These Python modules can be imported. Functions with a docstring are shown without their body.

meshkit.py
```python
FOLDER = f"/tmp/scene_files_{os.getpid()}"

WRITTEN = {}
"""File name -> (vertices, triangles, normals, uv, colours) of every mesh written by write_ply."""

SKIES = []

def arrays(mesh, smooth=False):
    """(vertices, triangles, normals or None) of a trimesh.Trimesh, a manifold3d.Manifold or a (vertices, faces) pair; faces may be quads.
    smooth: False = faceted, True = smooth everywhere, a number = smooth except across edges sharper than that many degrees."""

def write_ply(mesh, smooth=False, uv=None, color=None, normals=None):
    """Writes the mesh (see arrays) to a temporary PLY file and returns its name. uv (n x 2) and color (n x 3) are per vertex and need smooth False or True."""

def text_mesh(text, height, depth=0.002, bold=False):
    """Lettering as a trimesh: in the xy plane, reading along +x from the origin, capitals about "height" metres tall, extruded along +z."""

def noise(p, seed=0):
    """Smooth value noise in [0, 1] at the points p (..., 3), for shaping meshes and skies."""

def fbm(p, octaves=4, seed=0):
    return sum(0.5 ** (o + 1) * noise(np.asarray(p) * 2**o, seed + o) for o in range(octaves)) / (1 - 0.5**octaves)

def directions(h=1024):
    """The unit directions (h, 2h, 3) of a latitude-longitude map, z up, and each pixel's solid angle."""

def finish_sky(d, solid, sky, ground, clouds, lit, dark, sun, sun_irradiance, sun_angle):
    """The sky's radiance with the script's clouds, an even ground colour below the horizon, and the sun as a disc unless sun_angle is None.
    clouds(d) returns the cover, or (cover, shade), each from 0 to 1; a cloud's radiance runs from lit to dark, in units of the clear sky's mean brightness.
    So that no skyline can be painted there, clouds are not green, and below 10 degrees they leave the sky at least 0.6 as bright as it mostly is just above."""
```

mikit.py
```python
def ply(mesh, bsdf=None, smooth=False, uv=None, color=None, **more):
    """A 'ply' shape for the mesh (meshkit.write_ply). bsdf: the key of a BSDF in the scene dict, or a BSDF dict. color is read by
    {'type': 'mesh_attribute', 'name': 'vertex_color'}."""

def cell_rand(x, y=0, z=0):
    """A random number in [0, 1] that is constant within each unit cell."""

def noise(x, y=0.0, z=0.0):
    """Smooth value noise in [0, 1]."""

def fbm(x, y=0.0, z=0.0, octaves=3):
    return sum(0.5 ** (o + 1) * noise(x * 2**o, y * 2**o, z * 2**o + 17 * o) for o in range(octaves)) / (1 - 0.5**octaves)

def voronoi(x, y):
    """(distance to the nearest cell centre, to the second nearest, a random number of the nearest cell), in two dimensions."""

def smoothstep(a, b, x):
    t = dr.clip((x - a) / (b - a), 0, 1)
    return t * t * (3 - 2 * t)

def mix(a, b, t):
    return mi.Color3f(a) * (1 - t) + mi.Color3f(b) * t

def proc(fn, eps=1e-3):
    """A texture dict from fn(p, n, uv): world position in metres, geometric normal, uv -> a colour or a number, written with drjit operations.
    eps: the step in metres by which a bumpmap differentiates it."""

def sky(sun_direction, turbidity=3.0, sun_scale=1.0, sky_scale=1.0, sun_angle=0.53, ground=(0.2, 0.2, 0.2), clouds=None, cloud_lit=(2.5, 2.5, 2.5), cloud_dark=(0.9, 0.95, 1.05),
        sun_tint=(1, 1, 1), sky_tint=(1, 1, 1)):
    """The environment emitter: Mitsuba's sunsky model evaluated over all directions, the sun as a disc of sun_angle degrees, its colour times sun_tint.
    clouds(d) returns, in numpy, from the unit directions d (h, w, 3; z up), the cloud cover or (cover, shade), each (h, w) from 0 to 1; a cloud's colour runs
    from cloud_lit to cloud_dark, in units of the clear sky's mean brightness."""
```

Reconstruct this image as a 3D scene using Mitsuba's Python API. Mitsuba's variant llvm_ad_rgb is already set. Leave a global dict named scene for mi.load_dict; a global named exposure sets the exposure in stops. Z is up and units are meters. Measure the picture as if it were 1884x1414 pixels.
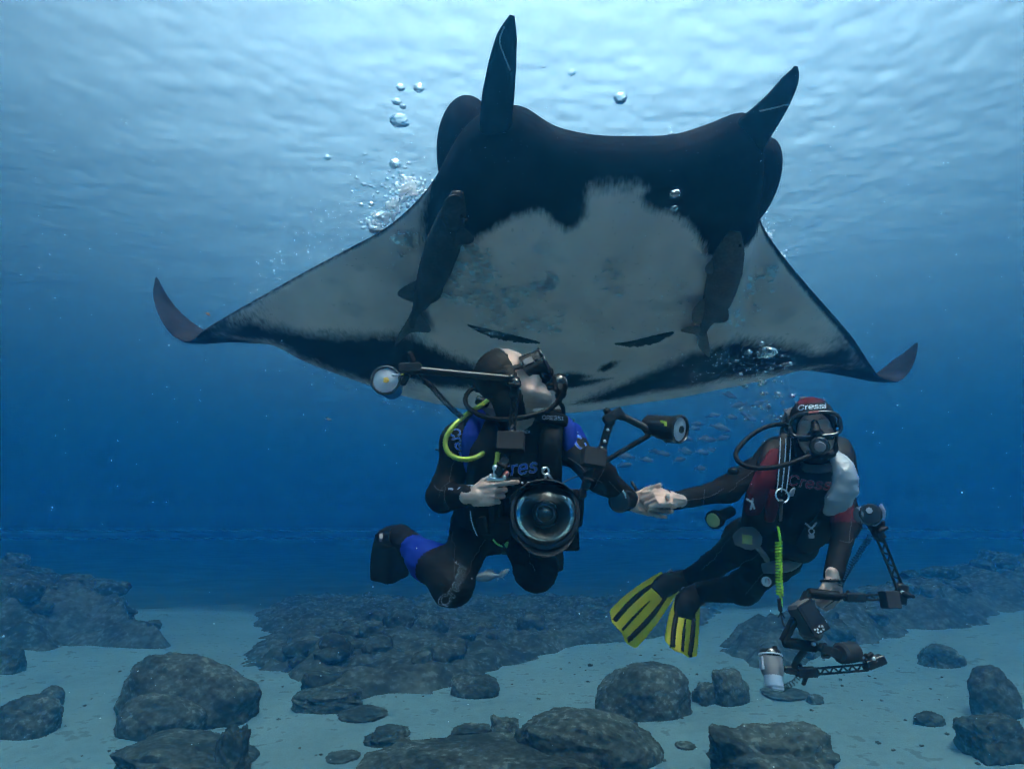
import math, numpy as np, trimesh, shapely, manifold3d as m3, mitsuba as mi, mikit, meshkit
import drjit as dr
from mikit import noise, fbm, smoothstep, mix, proc
T = mi.ScalarTransform4f
scene, labels = {}, {}

# ---------------------------------------------------------------- camera, water, daylight, exposure
exposure = 2.1
CAM, PITCH, SURFACE = np.array([0, 0, 1.9]), math.radians(14), 7.9
AHEAD = np.array([0, math.cos(PITCH), math.sin(PITCH)])
scene['camera'] = {'type': 'perspective', 'fov': 80, 'fov_axis': 'x', 'near_clip': 0.02, 'far_clip': 1000, 'medium': {'type': 'ref', 'id': 'sea'},
                   'to_world': T().look_at(origin=CAM.tolist(), target=(CAM + AHEAD).tolist(), up=[0, 0, 1])}
scene['sea'] = {'type': 'homogeneous', 'sigma_t': {'type': 'rgb', 'value': [.105, .074, .070]}, 'albedo': {'type': 'rgb', 'value': [.03, .362, .69]}, 'phase': {'type': 'hg', 'g': .82}}
def overcast(d):   # a thin even overcast, a little brighter towards the part of the sky ahead
    t = np.clip((d @ (np.array([.12, .75, .65])) - .25) / .72, 0, 1) ** 1.4
    return np.ones(d.shape[:2]), 1 - t * t * (3 - 2 * t)
scene['sky'] = mikit.sky((.15, -.6, 1), turbidity=3, sun_scale=2.5, sun_angle=30, sky_tint=(1, .97, 1), sun_tint=(1, .97, 1), clouds=overcast, cloud_lit=(2.8, 3.45, 3.9), cloud_dark=(.6, .88, 1.1))
rng = np.random.default_rng(7)

# ---------------------------------------------------------------- helpers
V = lambda p: np.asarray(p, float)
unit = lambda v: V(v) / np.linalg.norm(v)
def key_for(k):
    if k not in scene and k not in labels: return k
    n = 1
    while f'{k}_{n:03d}' in scene or f'{k}_{n:03d}' in labels: n += 1
    return f'{k}_{n:03d}'
def obj(name, mesh, bsdf, parent=None, smooth=35, **more):
    k = key_for((parent + '__' if parent else '') + name)
    scene[k] = mikit.ply(mesh, bsdf, smooth=smooth, **more)
    return k
def thing(name, label, cat, group=None):
    k = key_for(name)
    labels[k] = {'label': label, 'category': cat, **({'group': group} if group else {})}
    return k
def tag(k, label=None, cat=None, group=None, kind=None):
    labels[k] = {a: b for a, b in (('label', label), ('category', cat), ('group', group), ('kind', kind)) if b}
    return k
cat_ = trimesh.util.concatenate
def M(name, color, rough=.5, metal=0.0, spec=.12, **more):   # in water the gloss of skin, rubber and paint is far weaker than in air
    scene[name] = {'type': 'twosided', 'bsdf': {'type': 'principled', 'base_color': color if isinstance(color, dict) else {'type': 'rgb', 'value': list(color)}, 'roughness': rough, 'metallic': metal, 'specular': spec, **more}}
    return name
def spline(pts, n=40):
    from scipy.interpolate import CubicSpline
    p = V(pts)
    if len(p) == 2: return p[0] + (p[1] - p[0]) * np.linspace(0, 1, n)[:, None]
    t = np.r_[0, np.cumsum(np.linalg.norm(np.diff(p, axis=0), axis=1) ** .6)]
    return CubicSpline(t, p)(np.linspace(0, t[-1], n))
def along(values, n): return np.interp(np.linspace(0, len(values) - 1, n), np.arange(len(values)), values) if np.ndim(values) else np.full(n, float(values))
def sweep(pts, ra, rb=None, ref=None, sides=12, n=None, raw=False, power=1.0):
    """A closed, capped sweep along the points; half widths ra (towards ref) and rb (across)."""
    p = V(pts) if raw else spline(pts, n or 12 * len(pts))
    n = len(p)
    ra = along(ra, n); rb = ra if rb is None else along(rb, n)
    t = np.gradient(p, axis=0); t /= np.linalg.norm(t, axis=1, keepdims=True) + 1e-12
    if ref is None:
        a = np.cross(t[0], [0, 0, 1.] if abs(t[0][2]) < .9 else [1., 0, 0]); A = []
        for k in range(n):
            a = a - t[k] * (a @ t[k]); a = a / np.linalg.norm(a); A.append(a)
        A = np.array(A)
    else:
        r = V(ref) if np.ndim(ref) == 2 else np.tile(V(ref), (n, 1))
        if len(r) != n: r = np.stack([np.interp(np.linspace(0, 1, n), np.linspace(0, 1, len(r)), r[:, i]) for i in range(3)], 1)
        A = r - t * (r * t).sum(1, keepdims=True); A /= np.linalg.norm(A, axis=1, keepdims=True) + 1e-12
    Bv = np.cross(t, A)
    g = np.arange(sides) * 2 * np.pi / sides
    cx, sx = np.sign(np.cos(g)) * abs(np.cos(g)) ** power, np.sign(np.sin(g)) * abs(np.sin(g)) ** power
    v = p[:, None] + ra[:, None, None] * cx[None, :, None] * A[:, None] + rb[:, None, None] * sx[None, :, None] * Bv[:, None]
    i, j = np.meshgrid(np.arange(n - 1), np.arange(sides), indexing='ij')
    q = np.stack([i * sides + j, i * sides + (j + 1) % sides, (i + 1) * sides + (j + 1) % sides, (i + 1) * sides + j], -1).reshape(-1, 4)
    f = np.vstack([q[:, [0, 1, 2]], q[:, [0, 2, 3]]])
    v = np.vstack([v.reshape(-1, 3), p[:1], p[-1:]])
    j = np.arange(sides)
    f = np.vstack([f, np.stack([j * 0 + n * sides, (j + 1) % sides, j], 1), np.stack([j * 0 + n * sides + 1, (n - 1) * sides + j, (n - 1) * sides + (j + 1) % sides], 1)])
    return trimesh.Trimesh(v, f, process=False)
def tube(pts, r, sides=10, n=None): return sweep(pts, r, sides=sides, n=n)
def rod(a, b, r, sides=14, bevel=.25):
    a, b = V(a), V(b); L = np.linalg.norm(b - a); e = min(r * bevel, L * .3); d = (b - a) / L
    return sweep([a, a + d * e, b - d * e, b], [r * (1 - bevel), r, r, r * (1 - bevel)], sides=sides, raw=True)
def axes(x, z):
    x = unit(x); z = unit(V(z) - x * (V(z) @ x)); return np.stack([x, np.cross(z, x), z], 1)
def box(c, size, R=None, bevel=.12):
    s = V(size) / 2; b = min(s) * 2 * bevel
    p = np.array([[sx * (s[0] - b * (k != 0)), sy * (s[1] - b * (k != 1)), sz * (s[2] - b * (k != 2))] for sx in (-1, 1) for sy in (-1, 1) for sz in (-1, 1) for k in range(3)])
    m = trimesh.convex.convex_hull(p)
    m.vertices = m.vertices @ (np.eye(3) if R is None else R).T + V(c)
    return m
def ball(c, r, sub=2, R=None):
    m = trimesh.creation.icosphere(subdivisions=sub)
    m.vertices = (m.vertices * r) @ (np.eye(3) if R is None else R).T + V(c)
    return m
def ring(c, axis, r, w, sides=24, tubes=8, squash=1.0):
    R = axes(axis, [0, 0, 1] if abs(unit(axis)[2]) < .9 else [0, 1, 0])
    g = np.linspace(0, 2 * np.pi, sides + 1)
    return sweep(V(c) + r * (np.cos(g)[:, None] * R[:, 1] + np.sin(g)[:, None] * R[:, 2]), w, w * squash, ref=R[:, 0], sides=tubes, raw=True)
def coil(pts, r, turns, wire, sides=6, per=10):
    n = int(turns * per); p = spline(pts, n); t = np.gradient(p, axis=0); t /= np.linalg.norm(t, axis=1, keepdims=True)
    a = np.cross(t, [.3, 1, .2]); a /= np.linalg.norm(a, axis=1, keepdims=True); b = np.cross(t, a)
    g = np.linspace(0, turns * 2 * np.pi, n)[:, None]
    return sweep(p + r * (np.cos(g) * a + np.sin(g) * b), wire, sides=sides, raw=True)
def lathe(profile, c, axis, sides=32, R=None):
    """profile: (radius, height along the axis) pairs."""
    p = V(profile); R = axes(axis, [0, 0, 1] if abs(unit(axis)[2]) < .9 else [0, 1, 0])
    g = np.arange(sides) * 2 * np.pi / sides; n = len(p)
    v = V(c) + p[:, 1, None, None] * R[:, 0] + p[:, 0, None, None] * (np.cos(g)[None, :, None] * R[:, 1] + np.sin(g)[None, :, None] * R[:, 2])
    i, j = np.meshgrid(np.arange(n - 1), np.arange(sides), indexing='ij')
    q = np.stack([i * sides + j, (i + 1) * sides + j, (i + 1) * sides + (j + 1) % sides, i * sides + (j + 1) % sides], -1).reshape(-1, 4)[:, ::-1]
    return trimesh.Trimesh(v.reshape(-1, 3), np.vstack([q[:, [0, 1, 2]], q[:, [0, 2, 3]]]), process=False)
# signed distances and a surface-net mesher for the organic shapes
def rc(a, b, ra, rb=None):
    a, b = V(a), V(b); ba = b - a; rb = ra if rb is None else rb
    def f(p):
        h = np.clip(((p - a) @ ba) / (ba @ ba + 1e-12), 0, 1)
        return np.linalg.norm(p - a - h[..., None] * ba, axis=-1) - (ra + (rb - ra) * h)
    f.box = (np.minimum(a - ra, b - rb), np.maximum(a + ra, b + rb))
    return f
def ell(c, r, R=None):
    c, r = V(c), V(r) * np.ones(3)
    def f(p):
        q = (p - c) if R is None else (p - c) @ R
        k = np.linalg.norm(q / r, axis=-1); return k * (k - 1) / (np.linalg.norm(q / r ** 2, axis=-1) + 1e-9)
    f.box = (c - r.max(), c + r.max())
    return f
def smin(a, b, k):
    h = np.clip(.5 + .5 * (b - a) / k, 0, 1); return b + (a - b) * h - k * h * (1 - h)
def blend(parts, k):
    def f(p):
        d = parts[0](p)
        for q in parts[1:]: d = smin(d, q(p), k)
        return d
    f.box = (np.min([q.box[0] for q in parts], 0), np.max([q.box[1] for q in parts], 0))
    return f
def nets(f, h, pad=.02, lo=None, hi=None):
    lo, hi = V(f.box[0]) - pad if lo is None else V(lo), V(f.box[1]) + pad if hi is None else V(hi)
    n = np.ceil((hi - lo) / h).astype(int) + 1
    ax = [lo[i] + h * np.arange(n[i]) for i in range(3)]
    val = np.concatenate([f(np.stack(np.meshgrid(ax[0][s:s + 16], ax[1], ax[2], indexing='ij'), -1)) for s in range(0, n[0], 16)])
    neg = val < 0
    c = n - 1
    cnt, acc = np.zeros(c), np.zeros((*c, 3))
    sl = lambda o: tuple(slice(o[i], o[i] + c[i]) for i in range(3))
    corners = [np.array(o) for o in np.ndindex(2, 2, 2)]
    for o in corners:
        for a in range(3):
            if o[a]: continue
            e = o.copy(); e[a] = 1
            va, vb = val[sl(o)], val[sl(e)]
            x = (va < 0) != (vb < 0)
            t = np.where(x, va / np.where(x, va - vb, 1), 0)
            cnt += x
            for i in range(3): acc[..., i] += x * (o[i] + (t if i == a else 0))
    on = cnt > 0
    idx = -np.ones(c, int); idx[on] = np.arange(on.sum())
    v = lo + h * (np.argwhere(on) + acc[on] / cnt[on][:, None])
    F = []
    for a in range(3):
        b, d = (a + 1) % 3, (a + 2) % 3
        s0 = [slice(None)] * 3; s1 = [slice(None)] * 3; s0[a] = slice(0, -1); s1[a] = slice(1, None)
        A, Bn = neg[tuple(s0)], neg[tuple(s1)]
        for flip, w in ((False, A & ~Bn), (True, ~A & Bn)):
            e = np.argwhere(w); e = e[(e[:, b] > 0) & (e[:, d] > 0) & (e[:, b] < n[b] - 1) & (e[:, d] < n[d] - 1)]
            if not len(e): continue
            def g(db, dd):
                k = e.copy(); k[:, b] -= db; k[:, d] -= dd; return idx[k[:, 0], k[:, 1], k[:, 2]]
            q = np.stack([g(1, 1), g(0, 1), g(0, 0), g(1, 0)], 1)
            F.append(q[:, ::-1] if flip else q)
    q = np.vstack(F); q = q[(q >= 0).all(1)]
    for _ in range(2):
        e = h * .25
        grad = np.stack([f(v + e * np.eye(3)[i]) - f(v - e * np.eye(3)[i]) for i in range(3)], 1) / (2 * e)
        step = f(v)[:, None] * grad / ((grad ** 2).sum(1, keepdims=True) + .05)
        v = v - np.clip(step, -h * .6, h * .6)
    return trimesh.Trimesh(v, np.vstack([q[:, [0, 1, 2]], q[:, [0, 2, 3]]]), process=False)
def lettering(text, height, at, right, up, onto, mat, parent, name='lettering', lift=.0015, bold=False, slant=.2, wide=1.0, depth=.0015):
    """Print pressed onto a surface: the letters are laid on it along their own normal."""
    m = meshkit.text_mesh(text, height, depth, bold)
    v = m.vertices.copy(); w = v[:, 0].max()
    x, y, z = (v[:, 0] - w / 2) * wide + slant * (v[:, 1] - height / 2), v[:, 1] - height / 2, v[:, 2]
    right, up = unit(right), unit(up); up = unit(up - right * (up @ right)); out = np.cross(right, up)
    p = V(at) + x[:, None] * right + y[:, None] * up
    o = p + out * .25
    loc, ray, _ = onto.ray.intersects_location(o, np.tile(-out, (len(o), 1)), multiple_hits=False)
    hit = np.full(len(p), np.nan); hit[ray] = ((loc - p[ray]) @ out)
    hit = np.where(np.isnan(hit), np.nanmedian(hit) if np.isfinite(hit).any() else 0, hit)
    m.vertices = p + out * (hit + lift + z)[:, None]
    return obj(name, m, mat, parent, smooth=False)

# ---------------------------------------------------------------- materials
PALE = dict(spec=.3)
M('black_rubber', (.0042, .0048, .006), .55); M('neoprene_black', (.0042, .0048, .006), .75)
M('black_metal', (.007, .0075, .009), .32, spec=.3); M('gloss_black', (.008, .008, .009), .12, spec=.5, clearcoat=.5, clearcoat_gloss=.9)
M('foam_grey', (.016, .0175, .02), .9); M('yellow_hose', (.42, .44, .07), .45); M('lime_cord', (.30, .52, .03), .5)
M('steel', (.7, .7, .7), .25, 1.0); M('silver_cloth', (.34, .35, .38), .4); M('white_print', (.50, .52, .56), .7)
M('blue_print', (.03, .12, .5), .7); M('red_print', (.5, .03, .05), .7); M('blue_neoprene', (.002, .016, .15), .75); M('wine_neoprene', (.055, .004, .010), .75)
M('fin_yellow', (.46, .36, .02), .45); M('strobe_white', (.46, .45, .49), .35); M('strobe_amber', (.75, .45, .08), .3); M('grey_plastic', (.12, .12, .13), .45)
M('green_tag', (.05, .22, .06), .6); M('red_plastic', (.45, .12, .1), .5); M('dark_reddish', (.2, .02, .02), .5); M('screen_olive', (.3, .27, .1), .4); M('mid_grey', (.05, .05, .055), .5)
M('skin', proc(lambda p, n, uv: mix((.44, .275, .22), (.54, .36, .30), fbm(p.x * 70, p.y * 70, p.z * 70, octaves=2))), .5)
M('hair', (.006, .005, .0045), .6); M('lip', (.36, .12, .11), .5); M('eye_white', (.7, .68, .66), .3); M('eye_dark', (.02, .012, .01), .2); M('brow', (.03, .02, .016), .7)
scene['pane'] = {'type': 'thindielectric', 'int_ior': 1.5, 'ext_ior': 1.33}
scene['clear_skirt'] = {'type': 'blendbsdf', 'weight': .22, 'a': {'type': 'twosided', 'bsdf': {'type': 'principled', 'base_color': {'type': 'rgb', 'value': [.5, .52, .58]}, 'roughness': .25}}, 'b': {'type': 'thindielectric', 'int_ior': 1.4, 'ext_ior': 1.33}}
scene['dome_glass'] = {'type': 'dielectric', 'int_ior': 1.0, 'ext_ior': 1.33}
scene['bubble_film'] = {'type': 'dielectric', 'int_ior': 1.0, 'ext_ior': 1.33}
scene['froth_white'] = {'type': 'principledthin', 'base_color': {'type': 'rgb', 'value': [.95, .97, .98]}, 'roughness': .4, 'diff_trans': 1.2}
M('speck', (.6, .6, .55), .8)

# ---------------------------------------------------------------- the sea: surface overhead, the water's haze, the sand, reefs and rocks
def water_surface(n=1000):
    u = np.linspace(-1, 1, n); g = 16 * u + 600 * np.sign(u) * abs(u) ** 9
    X, Y = np.meshgrid(g, g + 15, indexing='ij'); p = np.stack([X, Y, 0 * X], -1)
    N = lambda s, k: meshkit.noise(p * [*s, 1], k) - .5
    far = np.clip((34 - np.hypot(X, Y)) / 20, 0, 1)
    Z = SURFACE + far * (.06 * N((.3, .5), 1) + .020 * N((.7, 1.4), 2) * (.4 + 1.2 * meshkit.noise(p * [.17, .12, 1], 8)) + (.014 * N((2.4, 3.8), 3) + .013 * N((5.5, 8), 4)) * (.3 + 1.4 * meshkit.noise(p * [.25, .3, 1], 9)))
    return np.stack([X, Y, Z], -1).reshape(-1, 3), grid_quads(n, n)
# ---------------------------------------------------------------- the manta ray: its two rims in metres, front rim and trailing rim per spanwise station, and the belly's and the back's fullness
MANTA_RIMS = [[-2.111, 3.357, 3.398, -2.113, 3.377, 3.4, 0.003, 0.003], [-2.09, 3.317, 3.271, -2.051, 3.451, 3.27, 0.012, 0.012], [-1.984, 3.272, 3.081, -1.961, 3.516, 3.176, 0.018, 0.018], [-1.877, 3.235, 2.978, -1.865, 3.552, 3.115, 0.022, 0.022], [-1.777, 3.203, 2.942, -1.756, 3.543, 3.067, 0.026, 0.026], [-1.672, 3.158, 2.999, -1.58, 3.453, 3.013, 0.028, 0.028], [-1.476, 3.021, 3.036, -1.374, 3.333, 2.965, 0.03, 0.03], [-1.225, 2.844, 3.076, -1.28, 3.475, 2.933, 0.035, 0.035], [-0.95, 2.652, 3.119, -1.173, 3.607, 2.902, 0.04, 0.04], [-0.708, 2.492, 3.156, -1.051, 3.72, 2.877, 0.045, 0.05], [-0.554, 2.387, 3.18, -0.946, 3.816, 2.855, 0.05, 0.06], [-0.425, 2.264, 3.207, -0.845, 3.893, 2.838, 0.055, 0.08], [-0.338, 2.16, 3.231, -0.776, 3.949, 2.825, 0.06, 0.1], [-0.291, 2.091, 3.247, -0.719, 3.997, 2.814, 0.085, 0.12], [-0.233, 1.987, 3.27, -0.652, 4.039, 2.804, 0.155, 0.15], [-0.162, 1.879, 3.295, -0.531, 4.107, 2.789, 0.19, 0.17], [-0.079, 1.817, 3.309, -0.387, 4.177, 2.773, 0.205, 0.19], [0.024, 1.8, 3.313, -0.219, 4.231, 2.761, 0.215, 0.2], [0.17, 1.896, 3.291, -0.027, 4.267, 2.753, 0.22, 0.2], [0.37, 1.933, 3.283, 0.225, 4.277, 2.75, 0.225, 0.2], [0.566, 1.931, 3.283, 0.512, 4.24, 2.759, 0.22, 0.2], [0.708, 1.879, 3.295, 0.766, 4.15, 2.779, 0.215, 0.19], [0.809, 1.826, 3.307, 0.976, 4.072, 2.797, 0.205, 0.18], [0.89, 1.891, 3.292, 1.129, 4.014, 2.81, 0.19, 0.17], [0.95, 2.064, 3.253, 1.264, 3.949, 2.825, 0.155, 0.15], [0.998, 2.234, 3.214, 1.366, 3.893, 2.838, 0.085, 0.12], [1.068, 2.36, 3.186, 1.449, 3.854, 2.846, 0.06, 0.1], [1.198, 2.517, 3.15, 1.546, 3.801, 2.858, 0.055, 0.08], [1.394, 2.726, 3.102, 1.643, 3.734, 2.874, 0.05, 0.06], [1.648, 2.986, 3.044, 1.722, 3.677, 2.887, 0.045, 0.05], [1.916, 3.262, 2.981, 1.785, 3.635, 2.896, 0.04, 0.04], [2.16, 3.547, 2.916, 2.035, 3.767, 2.911, 0.03, 0.03], [2.337, 3.735, 2.877, 2.318, 3.949, 2.926, 0.028, 0.028], [2.452, 3.78, 2.86, 2.494, 4.037, 2.987, 0.022, 0.022], [2.574, 3.824, 2.93, 2.611, 4.036, 3.072, 0.018, 0.018], [2.677, 3.875, 3.059, 2.715, 4.019, 3.141, 0.012, 0.012], [2.741, 3.928, 3.174, 2.75, 3.947, 3.184, 0.003, 0.003]]
MANTA_AFT, MANTA_UP = [0, 0.9756, -0.2216], [0, 0.2216, 0.9756]
def manta_grid(nt=420, nv=150):
    from scipy.interpolate import PchipInterpolator
    a = np.array(MANTA_RIMS)
    k = np.arange(len(a))
    c = PchipInterpolator(k, a)(np.linspace(0, len(a) - 1, nt))
    c[:, :6] = np.stack([np.convolve(np.pad(c[:, i], 5, mode='edge'), np.hanning(13)[1:-1] / np.hanning(13).sum(), 'valid') for i in range(6)], 1)
    v = (1 - np.cos(np.linspace(0, np.pi, nv))) / 2
    L, Tr, hv, hd = c[:, None, :3], c[:, None, 3:6], c[:, 6, None], c[:, 7, None]
    mid = L * (1 - v[None, :, None]) + Tr * v[None, :, None]
    blunt = np.clip((hv - .06) / .12, 0, 1)
    prof = v[None] ** (.62 - .17 * blunt) * (1 - v[None]) ** (1.15 - .1 * blunt)
    prof = prof / prof.max(1, keepdims=True)
    up = np.array(MANTA_UP)
    belly = mid - up * (hv * prof)[..., None]
    back = mid + up * (hd * prof)[..., None]
    return belly, back
def grid_quads(n, m, flip=False):
    i, j = np.meshgrid(np.arange(n - 1), np.arange(m - 1), indexing='ij')
    q = np.stack([i * m + j, (i + 1) * m + j, (i + 1) * m + j + 1, i * m + j + 1], -1).reshape(-1, 4)
    return q[:, ::-1] if flip else q

scene['water_surface'] = mikit.ply(water_surface(), {'type': 'roughdielectric', 'int_ior': 1.33, 'ext_ior': 1.0, 'alpha': .38, 'distribution': 'ggx'}, smooth=True)
tag('water_surface', kind='structure', label='rippled sea surface seen from below, bright at the top')
scene['haze'] = {'type': 'cube', 'to_world': T().translate([0, 15, (SURFACE - .45 - 3) / 2]).scale([640, 640, (SURFACE - .45 + 3) / 2]), 'bsdf': {'type': 'null'}, 'interior': {'type': 'ref', 'id': 'sea'}}
tag('haze', kind='stuff', label='blue sea water that far things fade into')

def ground(x, y):
    p = np.stack([x, y, 0 * x], -1)
    return np.clip((60 - np.hypot(x, y)) / 30, 0, 1) * (.22 * (meshkit.noise(p * .35, 11) - .5) + .07 * (meshkit.noise(p * 1.3, 12) - .5) + .018 * (meshkit.noise(p * [3.2, 5, 1], 13) - .5)) + (
            .05 * np.clip(x - 2, 0, 14) + .02 * np.clip(-x - 3, 0, 20) - .012 * np.clip(y - 14, 0, 30))
def sand_fn(p, n, uv):
    a = fbm(p.x * .8, p.y * .8, octaves=4); b = fbm(p.x * 9, p.y * 9, octaves=3); g = noise(p.x * 160, p.y * 160, p.z * 160)
    c = mix((.065, .10, .104), (.112, .152, .152), a * .6 + b * .4)
    c = c * (.88 + .2 * g) * (1 - .3 * smoothstep(.66, .8, b))
    # farther out the sand gives way to dark algae covered rubble
    r = smoothstep(-1.6, 1.6, p.y - 15.5 + 5 * (fbm(p.x * .22, p.y * .22, octaves=3) - .5) - 2.2 * dr.exp(-dr.square((p.x + 7.5) / 2.2)))
    return mix(c, (.018, .023, .021), r * (.85 + .15 * a))
scene['sand_stuff'] = {'type': 'twosided', 'bsdf': {'type': 'diffuse', 'reflectance': proc(sand_fn)}}
def sand_mesh(n=460):
    u = np.linspace(-1, 1, n); X, Y = np.meshgrid(10 * u + 590 * u ** 9, 9 + 10 * u + 590 * u ** 9, indexing='ij')
    return np.stack([X, Y, ground(X, Y)], -1).reshape(-1, 3), grid_quads(n, n)
scene['seabed'] = mikit.ply(sand_mesh(), 'sand_stuff', smooth=True); tag('seabed', kind='structure', label='pale rippled sand of the sea floor')

def rock_fn(p, n, uv):
    a = fbm(p.x * 3, p.y * 3, p.z * 3, octaves=3); b = fbm(p.x * 22, p.y * 22, p.z * 22, octaves=3); g = noise(p.x * 60, p.y * 60, p.z * 60)
    c = mix((.013, .016, .014), (.046, .050, .042), smoothstep(.3, .7, a * .5 + b * .5))
    return mix(c, (.115, .12, .10), smoothstep(.56, .74, b) * smoothstep(.42, .62, a) * .5) * (.92 + .16 * g)
scene['rock_stuff'] = {'type': 'twosided', 'bsdf': {'type': 'diffuse', 'reflectance': proc(rock_fn)}}
def reef_fn(p, n, uv):
    a = fbm(p.x * 2.5, p.y * 2.5, p.z * 2.5, octaves=3); b = fbm(p.x * 14, p.y * 14, p.z * 14, octaves=3)
    return mix(mix((.012, .015, .013), (.042, .044, .036), smoothstep(.3, .7, a * .5 + b * .5)), (.08, .082, .07), smoothstep(.58, .78, b) * .4)
scene['reef_stuff'] = {'type': 'twosided', 'bsdf': {'type': 'diffuse', 'reflectance': proc(reef_fn)}}
ROCK_BASE = trimesh.creation.icosphere(subdivisions=5)
def rock_mesh(c, r, rot=0., tilt=0., seed=0, rough=1.0, sub=None, top=False):
    m = (trimesh.creation.icosphere(subdivisions=sub) if sub else ROCK_BASE).copy(); u = m.vertices
    d = 1 + rough * (.68 * (meshkit.fbm(u * 1.3 + seed, 3, seed) - .5) + .16 * (meshkit.fbm(u * 4 + seed, 3, seed + 5) - .5) + .07 * (meshkit.fbm(u * 14 + seed, 2, seed + 9) - .5))
    v = np.sign(u) * abs(u) ** .8 * d[:, None] * V(r)
    R = trimesh.transformations.rotation_matrix(tilt, [0, 1, 0])[:3, :3]; R2 = trimesh.transformations.rotation_matrix(rot, [0, 0, 1])[:3, :3]
    m.vertices = v @ (R2 @ R).T + V(c)
    return m
def rock(name, spec, label, rot=0., tilt=0., seed=0, rough=1.0, group=None, sub=None):
    x, y, rx, ry, h = spec
    z = float(ground(np.array([x]), np.array([y]))[0])
    m = rock_mesh([x, y, z + h * .14], [rx, ry, h * .88], rot, tilt, seed, rough, sub)
    return tag(obj(name, m, 'rock_stuff', smooth=True), label, 'rock', group)
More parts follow.
